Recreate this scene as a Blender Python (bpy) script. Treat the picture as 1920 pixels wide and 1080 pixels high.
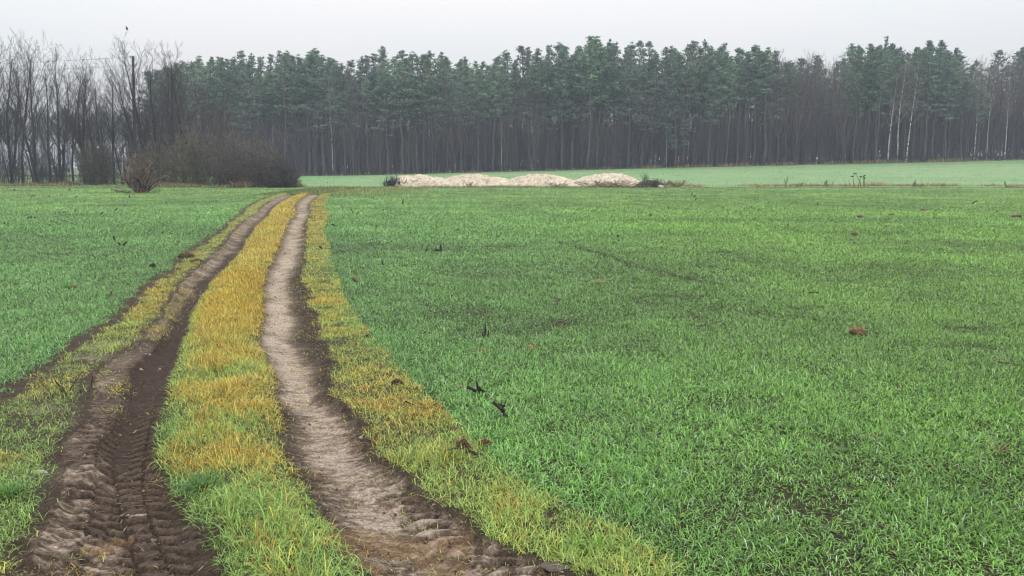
import bpy, math, random
import numpy as np
from math import radians, sin, cos, pi, atan, tan
for o in list(bpy.data.objects): bpy.data.objects.remove(o)
SC = bpy.context.scene
COL = SC.collection

# ------------------------------------------------------------------ camera, sky, sun, exposure
F, HC = 1500.0, 2.3                       # focal length in photo pixels, camera height
PITCH = atan(230 / F)
cam = bpy.data.cameras.new('camera'); cam_o = bpy.data.objects.new('camera', cam); COL.objects.link(cam_o)
cam_o.location = (0, 0, HC); cam_o.rotation_euler = (pi / 2 - PITCH, 0, 0)
cam.sensor_width = 36; cam.lens = F * 36 / 1920; cam.clip_start = .1; cam.clip_end = 4000
SC.camera = cam_o
SC.view_settings.view_transform = 'Standard'; SC.view_settings.look = 'None'
SC.view_settings.exposure = 0; SC.view_settings.gamma = 1
cy = SC.cycles
cy.use_denoising = True; cy.denoiser = 'OPENIMAGEDENOISE'; cy.denoising_input_passes = 'RGB_ALBEDO_NORMAL'; cy.denoising_prefilter = 'ACCURATE'; cy.pixel_filter_type = 'BLACKMAN_HARRIS'; cy.filter_width = 1.15
cy.max_bounces = 4; cy.diffuse_bounces = 2; cy.glossy_bounces = 1; cy.transmission_bounces = 2
cy.transparent_max_bounces = 4; cy.volume_bounces = 0; cy.caustics_reflective = False; cy.caustics_refractive = False

SUN_EL, SUN_AZ = radians(50), radians(-35)
W = bpy.data.worlds.new('World'); SC.world = W; W.use_nodes = True
nt = W.node_tree; nt.nodes.clear()
def nd(nt, t, **k):
    n = nt.nodes.new(t)
    for a, v in k.items():
        if a.startswith('i_'):
            n.inputs[int(a[2:]) if a[2:].isdigit() else a[2:].replace('_', ' ')].default_value = v
        else: setattr(n, a, v)
    return n
def lk(nt, a, b): nt.links.new(a, b)
sky = nd(nt, 'ShaderNodeTexSky', sky_type='NISHITA', sun_disc=False, sun_elevation=SUN_EL, sun_rotation=SUN_AZ, air_density=1.0, dust_density=4.0)
hs = nd(nt, 'ShaderNodeHueSaturation'); hs.inputs['Saturation'].default_value = .22; hs.inputs['Value'].default_value = 1.0
lk(nt, sky.outputs[0], hs.inputs['Color'])
# overcast cloud deck: bright towards the zenith, soft patches
tc = nd(nt, 'ShaderNodeTexCoord'); sp = nd(nt, 'ShaderNodeSeparateXYZ'); lk(nt, tc.outputs['Generated'], sp.inputs[0])
el = nd(nt, 'ShaderNodeMapRange'); el.inputs[1].default_value = 0; el.inputs[2].default_value = 1; el.inputs[3].default_value = 6.3; el.inputs[4].default_value = 27.0
lk(nt, sp.outputs['Z'], el.inputs[0])
nz = nd(nt, 'ShaderNodeTexNoise'); nz.inputs['Scale'].default_value = 2.2; nz.inputs['Detail'].default_value = 3
mp = nd(nt, 'ShaderNodeMapping'); mp.inputs['Scale'].default_value = (1, 1, 3.5); lk(nt, tc.outputs['Generated'], mp.inputs[0]); lk(nt, mp.outputs[0], nz.inputs['Vector'])
rm = nd(nt, 'ShaderNodeValToRGB'); rm.color_ramp.elements[0].color = (.925, .975, 1, 1); rm.color_ramp.elements[1].color = (1, .985, 1, 1)
rm.color_ramp.elements[0].position = .35; rm.color_ramp.elements[1].position = .6
lk(nt, nz.outputs['Fac'], rm.inputs[0])
mu = nd(nt, 'ShaderNodeVectorMath', operation='SCALE'); lk(nt, rm.outputs[0], mu.inputs[0]); lk(nt, el.outputs[0], mu.inputs['Scale'])
mx = nd(nt, 'ShaderNodeMix', data_type='RGBA'); mx.inputs['Factor'].default_value = .94
lk(nt, hs.outputs[0], mx.inputs['A']); lk(nt, mu.outputs[0], mx.inputs['B'])
bg = nd(nt, 'ShaderNodeBackground'); bg.inputs['Strength'].default_value = .1
lk(nt, mx.outputs['Result'], bg.inputs['Color'])
wo = nd(nt, 'ShaderNodeOutputWorld'); lk(nt, bg.outputs[0], wo.inputs['Surface'])

sun = bpy.data.lights.new('sun', 'SUN'); sun.energy = 1.5; sun.angle = radians(14); sun.color = (1, .97, .93)
sun_o = bpy.data.objects.new('sun', sun); COL.objects.link(sun_o)
sun_o.rotation_euler = (pi / 2 - SUN_EL, 0, pi - SUN_AZ + pi)   # light comes from the sky's sun side

# ------------------------------------------------------------------ helpers
rng = np.random.RandomState(7); random.seed(7)
def U(a, b, n=None): return rng.uniform(a, b, n)
def _h(ix, iy, s):
    v = (ix.astype(np.int64) * 374761393 + iy.astype(np.int64) * 668265263 + s * 974711) & 0xffffffff
    v = ((v ^ (v >> 13)) * 1274126177) & 0xffffffff
    return ((v ^ (v >> 16)) & 0xffff) / 65535.0
def vnoise(x, y, s=0):
    x = np.asarray(x, float); y = np.asarray(y, float)
    ix = np.floor(x); iy = np.floor(y); fx = x - ix; fy = y - iy
    fx = fx * fx * (3 - 2 * fx); fy = fy * fy * (3 - 2 * fy)
    a = _h(ix, iy, s); b = _h(ix + 1, iy, s); c = _h(ix, iy + 1, s); d = _h(ix + 1, iy + 1, s)
    return (a * (1 - fx) + b * fx) * (1 - fy) + (c * (1 - fx) + d * fx) * fy
def fbm(x, y, s=0, o=4):
    t = 0; a = .5
    for k in range(o):
        t = t + a * vnoise(np.asarray(x) * 2 ** k + 17 * k, np.asarray(y) * 2 ** k - 9 * k, s + k); a *= .5
    return t / (1 - .5 ** o)
def sstep(a, b, x):
    t = np.clip((np.asarray(x, float) - a) / (b - a), 0, 1); return t * t * (3 - 2 * t)
def lerp(a, b, t): return a + (b - a) * t

def T(x, y):                               # terrain height
    x = np.asarray(x, float); y = np.asarray(y, float)
    t = np.clip((y - 88) / 77, 0, 1.15)
    s = .98 + .0255 * np.clip(x, -300, 125)
    s = np.where(s > .3, s, .3 * np.exp((s - .3) / .3))
    return t * s
def ray(px, row):
    a = (px - 960) / F; b = (540 - row) / F
    return np.array([a, cos(PITCH) + b * sin(PITCH), -sin(PITCH) + b * cos(PITCH)])
def gp(px, row):                           # photo pixel -> point of the ground
    d = ray(px, row); z = 0.0
    for _ in range(30):
        if d[2] > -1e-4 and z <= HC: break
        s = (z - HC) / d[2]; z = .5 * z + .5 * float(T(d[0] * s, d[1] * s))
    s = (z - HC) / d[2]
    return np.array([d[0] * s, d[1] * s, float(T(d[0] * s, d[1] * s))])
def zat(px, row, Y):                       # the point seen at a photo pixel, at depth Y
    d = ray(px, row); s = Y / d[1]; return np.array([d[0] * s, Y, HC + d[2] * s])
def rowY(Y): return 540 - F * np.tan(PITCH - np.arctan2(HC, Y))

class Geo:
    def __init__(s): s.v = []; s.f3 = []; s.f4 = []; s.c = []; s.n = 0
    def add(s, V, F3=None, F4=None, C=(.1, .1, .1)):
        V = np.asarray(V, np.float32).reshape(-1, 3)
        C = np.asarray(C, np.float32)
        if C.ndim == 1: C = np.tile(C[:3], (len(V), 1))
        s.v.append(V); s.c.append(C[:, :3])
        if F3 is not None and len(F3): s.f3.append(np.asarray(F3, np.int32).reshape(-1, 3) + s.n)
        if F4 is not None and len(F4): s.f4.append(np.asarray(F4, np.int32).reshape(-1, 4) + s.n)
        s.n += len(V)
    def arrays(s):
        z3 = np.zeros((0, 3), np.int32); z4 = np.zeros((0, 4), np.int32)
        return (np.concatenate(s.v), np.concatenate(s.f3) if s.f3 else z3, np.concatenate(s.f4) if s.f4 else z4, np.concatenate(s.c))
    def mesh(s, name, mat, flat=False):
        V, f3, f4, C = s.arrays()
        me = bpy.data.meshes.new(name)
        me.vertices.add(len(V)); me.vertices.foreach_set('co', V.ravel())
        me.loops.add(f3.size + f4.size); me.loops.foreach_set('vertex_index', np.concatenate([f3.ravel(), f4.ravel()]))
        me.polygons.add(len(f3) + len(f4))
        st = np.concatenate([np.arange(len(f3)) * 3, len(f3) * 3 + np.arange(len(f4)) * 4]).astype(np.int32)
        me.polygons.foreach_set('loop_start', st)
        if flat: me.polygons.foreach_set('use_smooth', np.zeros(len(st), bool))
        a = me.color_attributes.new('col', 'FLOAT_COLOR', 'POINT')
        a.data.foreach_set('color', np.concatenate([C, np.ones((len(C), 1), np.float32)], 1).astype(np.float32).ravel())
        me.materials.append(mat); me.update(calc_edges=True)
        return me
    def build(s, name, mat, parent=None, flat=False):
        return link(name, s.mesh(name, mat, flat), parent)
def link(name, me, parent=None):
    o = bpy.data.objects.new(name, me); COL.objects.link(o)
    if parent is not None: o.parent = parent
    return o
def tag(o, label=None, cat=None, group=None, kind=None):
    for k, v in (('label', label), ('category', cat), ('group', group), ('kind', kind)):
        if v: o[k] = v
    return o
def empty(name, loc, label, cat, group=None, rz=0.0, sc=1.0):
    o = bpy.data.objects.new(name, None); COL.objects.link(o); o.empty_display_size = .2
    o.location = [float(c) for c in loc]; o.rotation_euler = (0, 0, rz); o.scale = (sc, sc, sc) if np.isscalar(sc) else sc
    return tag(o, label, cat, group)

def tubes(g, P0, P1, R0, R1, k, C):
    P0 = np.asarray(P0, float); P1 = np.asarray(P1, float); n = len(P0)
    if not n: return
    R0 = np.broadcast_to(np.asarray(R0, float), (n,)); R1 = np.broadcast_to(np.asarray(R1, float), (n,))
    d = P1 - P0; d /= np.maximum(np.linalg.norm(d, axis=1, keepdims=True), 1e-9)
    ref = np.where(np.abs(d[:, 2:3]) > .9, np.array([[1., 0, 0]]), np.array([[0, 0, 1.]]))
    u = np.cross(d, ref); u /= np.linalg.norm(u, axis=1, keepdims=True); w = np.cross(d, u)
    a = np.arange(k) * 2 * pi / k
    ring = u[:, None, :] * np.cos(a)[None, :, None] + w[:, None, :] * np.sin(a)[None, :, None]
    V = np.concatenate([P0[:, None, :] + ring * R0[:, None, None], P1[:, None, :] + ring * R1[:, None, None]], 1)
    i = np.arange(k); j = (i + 1) % k
    q = np.stack([i, j, j + k, i + k], 1)
    Q = (q[None] + (np.arange(n) * 2 * k)[:, None, None]).reshape(-1, 4)
    C = np.asarray(C, float)
    if C.ndim == 2: C = np.repeat(C, 2 * k, 0)
    g.add(V.reshape(-1, 3), None, Q, C)
def chain(g, pts, rad, k, C, cap=True):
    pts = np.asarray(pts, float); n = len(pts)
    d = np.gradient(pts, axis=0); d /= np.linalg.norm(d, axis=1, keepdims=True)
    ref = np.array([1., 0, 0]) if abs(d[:, 2]).mean() > .7 else np.array([0, 0, 1.])
    u = np.cross(d, ref); u /= np.linalg.norm(u, axis=1, keepdims=True); w = np.cross(d, u)
    a = np.arange(k) * 2 * pi / k
    V = (pts[:, None, :] + (u[:, None, :] * np.cos(a)[None, :, None] + w[:, None, :] * np.sin(a)[None, :, None]) * np.asarray(rad)[:, None, None]).reshape(-1, 3)
    Q = []
    for r in range(n - 1):
        for i in range(k):
            j = (i + 1) % k; Q.append((r * k + i, r * k + j, (r + 1) * k + j, (r + 1) * k + i))
    F3 = []
    if cap:
        V = np.concatenate([V, pts[:1], pts[-1:]]); b = n * k
        for i in range(k):
            j = (i + 1) % k; F3 += [(j, i, b), ((n - 1) * k + i, (n - 1) * k + j, b + 1)]
    C = np.asarray(C, float)
    if C.ndim == 2: C = np.concatenate([np.repeat(C, k, 0), C[:1], C[-1:]]) if cap else np.repeat(C, k, 0)
    g.add(V, F3, Q, C)
def blades(g, B, az, h, w, th0, curl, seg, C, tipmul=1.0, twist=None):
    """arching grass leaves: base points, azimuth, length, width, start lean and curl in radians"""
    n = len(B)
    if not n: return
    t = np.linspace(0, 1, seg + 1)
    tm = (t[:-1] + t[1:]) / 2
    th = th0[:, None] + curl[:, None] * tm[None]
    st = h[:, None] / seg
    hor = np.concatenate([np.zeros((n, 1)), np.cumsum(np.sin(th) * st, 1)], 1)
    ver = np.concatenate([np.zeros((n, 1)), np.cumsum(np.cos(th) * st, 1)], 1)
    dx = np.cos(az); dy = np.sin(az)
    P = np.stack([B[:, 0, None] + hor * dx[:, None], B[:, 1, None] + hor * dy[:, None], B[:, 2, None] + ver], 2)
    sa = az + pi / 2 + (0 if twist is None else twist)
    S = np.stack([np.cos(sa), np.sin(sa), np.zeros(n)], 1)
    wt = np.array([.75, 1, .9, .75, .6, .5])[:seg] if seg > 1 else np.array([1.])
    L = P[:, :seg] - S[:, None, :] * (w[:, None] * wt[None] / 2)[:, :, None]
    R = P[:, :seg] + S[:, None, :] * (w[:, None] * wt[None] / 2)[:, :, None]
    V = np.concatenate([L, R, P[:, seg:]], 1); m = 2 * seg + 1
    off = (np.arange(n) * m)[:, None, None]
    q = np.array([[i, seg + i, seg + i + 1, i + 1] for i in range(seg - 1)], int).reshape(-1, 4)
    f = np.array([[seg - 1, 2 * seg - 1, 2 * seg]])
    cc = np.repeat(np.asarray(C)[:, None, :], m, 1).copy(); cc[:, -1] *= tipmul
    g.add(V.reshape(-1, 3), (f[None] + off).reshape(-1, 3), (q[None] + off).reshape(-1, 4) if seg > 1 else None, cc.reshape(-1, 3))

# ------------------------------------------------------------------ materials
def vmat(name, rough=.7, transl=0.0, nscale=0, namt=.5, spec=.3, bump=0.0, bscale=8):
    m = bpy.data.materials.new(name); m.use_nodes = True; t = m.node_tree; t.nodes.clear()
    out = nd(t, 'ShaderNodeOutputMaterial'); b = nd(t, 'ShaderNodeBsdfPrincipled')
    b.inputs['Roughness'].default_value = rough; b.inputs['Specular IOR Level'].default_value = spec
    at = nd(t, 'ShaderNodeAttribute', attribute_name='col'); c = at.outputs['Color']
    if nscale:
        co = nd(t, 'ShaderNodeTexCoord')
        n = nd(t, 'ShaderNodeTexNoise'); n.inputs['Scale'].default_value = nscale; n.inputs['Detail'].default_value = 5; n.inputs['Roughness'].default_value = .65
        lk(t, co.outputs['Object'], n.inputs['Vector'])
        r = nd(t, 'ShaderNodeMapRange'); r.inputs[1].default_value = .3; r.inputs[2].default_value = .7
        r.inputs[3].default_value = 1 - namt; r.inputs[4].default_value = 1 + namt
        lk(t, n.outputs['Fac'], r.inputs[0])
        v = nd(t, 'ShaderNodeVectorMath', operation='SCALE'); lk(t, c, v.inputs[0]); lk(t, r.outputs[0], v.inputs['Scale']); c = v.outputs[0]
    lk(t, c, b.inputs['Base Color'])
    if bump:
        co = nd(t, 'ShaderNodeTexCoord'); n = nd(t, 'ShaderNodeTexNoise'); n.inputs['Scale'].default_value = bscale; n.inputs['Detail'].default_value = 8; n.inputs['Roughness'].default_value = .7
        lk(t, co.outputs['Object'], n.inputs['Vector'])
        bp = nd(t, 'ShaderNodeBump'); bp.inputs['Strength'].default_value = 1; bp.inputs['Distance'].default_value = bump
        lk(t, n.outputs['Fac'], bp.inputs['Height']); lk(t, bp.outputs[0], b.inputs['Normal'])
    if transl:
        tr = nd(t, 'ShaderNodeBsdfTranslucent'); lk(t, c, tr.inputs['Color'])
        ms = nd(t, 'ShaderNodeMixShader'); ms.inputs[0].default_value = transl
        lk(t, b.outputs[0], ms.inputs[1]); lk(t, tr.outputs[0], ms.inputs[2]); lk(t, ms.outputs[0], out.inputs[0])
    else: lk(t, b.outputs[0], out.inputs[0])
    return m
M_CROP = vmat('crop_leaf', .3, .14, spec=.35)
M_VERGE = vmat('verge_grass_leaf', .5, .2, spec=.2)
M_SOIL = vmat('field_soil', .9, 0, 3, .35, .06, .03, 9)
M_TRACK = vmat('track_soil', .85, 0, 48, .6, .08, .016, 110)
M_BARK = vmat('bark', .9, 0, 2.0, .35, .2)
M_TWIG = vmat('twig', .85, 0, spec=.2)
M_NEEDLE = vmat('needle', .6, .15, 1.2, .35, spec=.3)
M_SAND = vmat('sand', .95, 0, 3.2, .22, .1, .05, 5)
M_WOOD = vmat('dead_wood', .8, 0, 14, .4, .3, .01, 30)
M_CLOD = vmat('clod', .95, 0, 18, .45, .15, .02, 30)
M_STONE = vmat('stone', .85, 0, 16, .3, .3, .008, 40)
M_DRY = vmat('dry_grass', .7, .25, spec=.25)
M_POLE = vmat('pole_wood', .9, 0, 3, .3, .2)
M_FEATHER = vmat('feather', .7, 0, 30, .2, .3)

# ------------------------------------------------------------------ track layout (traced from the photo, turned into ground distances)
def curve(tab, z=0.0):
    P = np.array([(lambda d: d * ((z - HC) / d[2]))(ray(px, row)) for row, px in tab]); P = P[np.argsort(P[:, 1])]
    k = np.log(P[:, 1]); v = P[:, 0]
    def f(Y):
        l = np.log(np.maximum(np.asarray(Y, float), .5))
        lo = v[0] + (v[1] - v[0]) / (k[1] - k[0]) * (l - k[0]); hi = v[-1] + (v[-1] - v[-2]) / (k[-1] - k[-2]) * (l - k[-1])
        return np.where(l < k[0], lo, np.where(l > k[-1], hi, np.interp(l, k, v)))
    return f
E0 = curve([(366, 512), (400, 452), (430, 420), (460, 373), (490, 340), (520, 305), (560, 255), (600, 212), (650, 138), (700, 65), (750, -15), (820, -125), (900, -250), (1000, -400), (1080, -520)], 0.05)
E1 = curve([(366, 534), (400, 484), (430, 444), (460, 421), (490, 392), (520, 354), (560, 325), (600, 305), (650, 255), (700, 185), (750, 172), (800, 150), (850, 122), (900, 118), (950, 104), (1000, 75), (1080, 50)])
E2 = curve([(366, 549), (400, 504), (430, 474), (460, 455), (490, 430), (520, 398), (560, 372), (600, 354), (650, 338), (700, 314), (750, 303), (800, 300), (850, 303), (900, 318), (950, 355), (1000, 392), (1050, 425), (1080, 442)], .14)
E3 = curve([(366, 574), (400, 555), (430, 535), (460, 525), (490, 508), (520, 497), (560, 492), (600, 492), (650, 487), (700, 512), (750, 522), (800, 526), (850, 538), (900, 565), (950, 603), (1000, 628), (1050, 665), (1080, 692)], 0.04)
E4 = curve([(366, 598), (400, 583), (430, 574), (460, 573), (490, 567), (520, 560), (560, 578), (600, 588), (650, 612), (700, 610), (750, 626), (800, 682), (850, 706), (900, 768), (950, 825), (1000, 905), (1040, 1020), (1080, 1100)], 0.04)
E5 = curve([(366, 612), (400, 613), (460, 607), (520, 619), (560, 628), (600, 652), (650, 690), (700, 735), (750, 780), (800, 828), (850, 876), (900, 930), (950, 1030), (1000, 1130), (1050, 1195), (1080, 1215)], 0.06)
YT0, YT1 = 2.4, 63.5
YFIELD = 83.5
def wob(Y, s, a=.10): return (fbm(np.asarray(Y) * 1.3, np.zeros_like(Y) + s * 7.3, s, 4) - .5) * 2 * a + (fbm(np.asarray(Y) * 6, np.zeros_like(Y) + s * 3.1, s + 40, 3) - .5) * a * 1.2
def edges(Y):
    Y = np.asarray(Y, float)
    return [E0(Y) + wob(Y, 1, .14), E1(Y) + wob(Y, 2, .10), E2(Y) + wob(Y, 3, .06), E3(Y) + wob(Y, 4, .08), E4(Y) + wob(Y, 5, .14), E5(Y) + wob(Y, 6, .16)]
def track_z(X, Y, e=None):
    e = e or edges(Y)
    def dip(a, b, d, p=.6):
        u = np.clip((X - a) / np.maximum(b - a, .05), 0, 1); return d * np.sin(pi * u) ** p
    f1 = np.interp(rowY(Y), [560, 640, 860, 940], [.1, .42, .40, .05])
    z = -dip(e[1] + (e[2] - e[1]) * f1, e[2], .085) - dip(e[3], e[4], .075) + dip(e[2], e[3], .07, .8) * (.6 + .8 * fbm(X * 1.6, Y * 1.1, 12, 3))
    z = z + (fbm(X * 2.2, Y * 2.2, 11) - .5) * .05
    return z * sstep(66, 58, Y)
def in_track(X, Y):
    return (X > E0(Y)) & (X < E5(Y)) & (Y < YT1)
def surf(X, Y):
    return np.where(in_track(X, Y), track_z(X, Y), T(X, Y))

def spot(px, row):
    p = gp(px, row)
    p[2] = float(surf(np.array([p[0]]), np.array([p[1]]))[0]); return p

# ------------------------------------------------------------------ ground
def grid(g, X, Y, Z, C):
    r, c = X.shape
    i = np.arange(r * c).reshape(r, c)
    q = np.stack([i[:-1, :-1], i[:-1, 1:], i[1:, 1:], i[1:, :-1]], -1).reshape(-1, 4)
    g.add(np.stack([X, Y, Z], -1).reshape(-1, 3), None, q, C.reshape(-1, 3))
def build_ground():
    g = Geo()
    ys = np.concatenate([np.linspace(-700, -20, 12), np.linspace(-12, 2, 6), np.geomspace(2.6, 90, 190), np.linspace(91, 175, 40), np.linspace(190, 700, 20)])
    xs = np.concatenate([np.linspace(-700, -150, 10), np.linspace(-130, -30, 40), np.linspace(-29, 29, 233), np.linspace(30, 130, 40), np.linspace(150, 700, 10)])
    X, Y = np.meshgrid(xs, ys)
    Z = T(X, Y)
    core = (X > E0(Y) + .12) & (X < E5(Y) - .12) & (Y < YT1 - .3) & (Y > 0)
    Z = np.where(core, Z - .30, Z) + np.where(Y < 84, (fbm(X * 1.7, Y * 1.7, 5) - .5) * .03, 0)
    near = np.array([.030, .026, .016]); far = np.array([.13, .17, .09])
    n = fbm(X * .5, Y * .5, 3)[..., None]
    gr = np.array([.022, .045, .014])
    tt = sstep(10, 45, Y)[..., None]
    C = lerp(near * (.7 + .6 * n), gr, tt)
    C = np.where((Y > 86)[..., None], far * (.85 + .3 * n), C)
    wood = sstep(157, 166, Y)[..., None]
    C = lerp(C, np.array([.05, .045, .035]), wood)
    C = np.where(((Y > 200) & (X < -80))[..., None], far, C)
    C = np.where((Y < 0)[..., None], gr, C)
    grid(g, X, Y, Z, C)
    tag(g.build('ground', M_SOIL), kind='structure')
    # far field beyond the boundary: thin young crop in drill rows
    g = Geo()
    ys = np.linspace(85.5, 165.5, 260); xs = np.linspace(-75, 150, 300)
    X, Y = np.meshgrid(xs, ys)
    Y = Y + np.where(ys[:, None] > 150, -.06 * X * sstep(120, 165, ys)[:, None], 0)
    Z = T(X, Y) + .05
    edge = (X < -74) | (X > 149) | (Y < 86)
    Z = np.where(edge, Z - .3, Z)
    n = fbm(X * .12, Y * .12, 21, 5); st = fbm(X * .035 + 3, Y * 1.1, 23, 5)
    pale = np.array([.195, .265, .135]); gre = np.array([.10, .215, .085])
    a = np.clip(.25 + .9 * (n - .5) + 1.6 * (st - .5) + .35 * sstep(150, 162, Y) + .5 * sstep(-20, -45, X), 0, 1)[..., None]
    C = lerp(pale, gre, a)
    dk = (vnoise(X * 1.1, Y * .55, 31) > .90) & (fbm(X * .05, Y * .05, 33) > .46)
    C = np.where(dk[..., None], C * .55, C)
    grid(g, X, Y, Z, C)
    tag(g.build('far_field', M_SOIL), kind='structure')
build_ground()

ROWTAB = lambda Y, rows, vals: np.interp(rowY(Y), rows, vals)
def build_track():
    g = Geo()
    ny, nx = 1500, 420
    ys = np.geomspace(YT0, YT1, ny); Y = np.repeat(ys[:, None], nx, 1)
    a = E0(ys) - .25; b = E5(ys) + .25
    X = a[:, None] + (b - a)[:, None] * np.linspace(0, 1, nx)[None]
    Yf, Xf = Y, X
    e = edges(Yf)
    Z = track_z(Xf, Yf, e)
    row = rowY(Yf)
    uL = (Xf - e[1]) / (e[2] - e[1]); uR = (Xf - e[3]) / (e[4] - e[3])
    inL = sstep(-.05, .06, uL) * sstep(1.05, .94, uL); inR = sstep(-.05, .06, uR) * sstep(1.05, .94, uR)
    n1 = fbm(Xf * 3, Yf * 3, 51, 5); n2 = fbm(Xf * 9, Yf * 14, 52, 4); n3 = fbm(Xf * 1.1, Yf * 1.1, 53, 3)
    nst = fbm(Xf * 3.5, Yf * 16, 54, 4)
    near = sstep(13, 6, Yf)
    # tyre lug prints
    lug = 0; lug_m = 0
    for cu_, wd_, sg_, r0_, r1_ in ((.26, .13, 1, 800, 1080), (.56, .13, -1, 860, 1080), (.80, .13, 1, 760, 1000)):
        xb = E1(Yf) + (E2(Yf) - E1(Yf)) * cu_ + .05 * np.sin(Yf * .9 + cu_ * 9); q = (Xf - xb) / wd_
        band = sstep(1.05, .85, np.abs(q)) * sstep(r0_ - 40, r0_ + 60, row) * sstep(.36, .5, n3 + .2)
        ph = np.abs(((Yf / .125 + np.abs(q) * .55 * sg_ + np.where(q > 0, .5, 0)) % 1) - .5) * 2
        lug = np.maximum(lug, sstep(.42, .58, ph) * band * sstep(.04, .12, np.abs(q))); lug_m = np.maximum(lug_m, band)
    xb = E3(Yf) + (E4(Yf) - E3(Yf)) * .78; q = (Xf - xb) / .14
    band = sstep(1.05, .85, np.abs(q)) * sstep(880, 960, row) * sstep(.42, .55, n3 + .15)
    lug = np.maximum(lug, sstep(.35, .65, np.abs(((Yf / .125 + np.abs(q) * .55) % 1) - .5) * 2) * band); lug_m = np.maximum(lug_m, band)
    n5 = fbm(Xf * 20, Yf * 34, 58, 4); n6 = fbm(Xf * 7, Yf * 38, 59, 4)
    Z += (inL + inR) * ((n2 - .5) * .009 * near + (n1 - .5) * .008 + (n6 - .5) * .003 * near + np.abs(n5 - .5) * .022 * near * (1 - .6 * lug_m)) + (lug - .5 * lug_m) * .03
    # clods thrown up along the rut shoulders
    sh = np.exp(-((uL - 1.0) / .12) ** 2) + np.exp(-((uL - 0) / .15) ** 2) + np.exp(-(uR / .12) ** 2) + np.exp(-((uR - 1) / .12) ** 2)
    Z += sh * np.maximum(0, n2 - .5) * .12 * near
    # moisture: dry pale sand where wheels and wind dried it, dark humus on the shoulders
    pL = np.where(row < 470, sstep(.85, .35, uL) * .55, np.where(row < 545, sstep(.6, .25, uL) * .6, np.where(row < 900, sstep(.5, .25, uL) * .36, sstep(.6, .1, uL) * .24)))
    cR = ROWTAB(Yf, [366, 470, 500, 560, 640, 720, 780, 850, 920, 1000, 1080], [.5, .45, .42, .33, .3, .42, .55, .6, .55, .55, .5])
    wR = ROWTAB(Yf, [366, 470, 500, 560, 640, 720, 780, 850, 920, 1000, 1080], [.5, .42, .36, .32, .31, .37, .36, .36, .36, .4, .45])
    pR = np.exp(-(np.abs((uR - cR) / wR)) ** 3) * ROWTAB(Yf, [366, 500, 600, 850, 930, 1000, 1080], [.72, .85, .98, .95, .7, .55, .6])
    sand = inL * pL + inR * pR
    brk = (n1 - .5) * (.9 + .6 * (uL > 0) * (uL < .5)) + (n6 - .5) * np.where(uR > 0, .45, 1.0) * near + (n2 - .5) * .9 + (n5 - .5) * 1.5 * near + (n3 - .5) * .6
    sand = np.clip(sand + brk * np.where(sand > .02, .75, .25) * np.where(row > 900, 1.25, .8), 0, 1)
    sand = np.clip(sand + lug * .28 - .1 * lug_m, 0, 1)
    lowZ = sstep(.48, .34, n6) * near
    sand = sand * (1 - .15 * lowZ)
    verge = 1 - np.clip(inL + inR, 0, 1)
    dark = np.array([.042, .030, .023]); mid = np.array([.125, .093, .07]); pal = np.array([.33, .265, .21])
    s = sand[..., None]
    C = np.where(s < .5, lerp(dark, mid, s * 2), lerp(mid, pal, s * 2 - 1))
    # dry sandy patches showing through the left verge
    vp = sstep(.46, .78, n3 + .5 * (n1 - .5) + .35 * (n2 - .5)) * sstep(960, 780, row) * .8 * (Xf < e[1]) * sstep(e[0], e[0] + .3, Xf)
    vc = lerp(np.array([.05, .037, .027]), np.array([.17, .135, .105]), np.clip(vp, 0, 1)[..., None])
    C = lerp(C, vc, verge[..., None])
    # straw-coloured litter near the camera
    lit = sstep(.6, .72, fbm(Xf * 2.4 + 9, Yf * 3, 57, 4)) * sstep(900, 1000, row) * .5
    C = lerp(C, np.array([.2, .12, .06]), lit[..., None])
    edge = np.zeros_like(Xf, bool); edge[:, :3] = True; edge[:, -3:] = True; edge[:2] = True; edge[-2:] = True
    Z = np.where(edge, Z - .12, Z + .012)
    grid(g, Xf, Yf, Z, C)
    tag(g.build('dirt_track', M_TRACK), kind='structure')
build_track()

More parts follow.
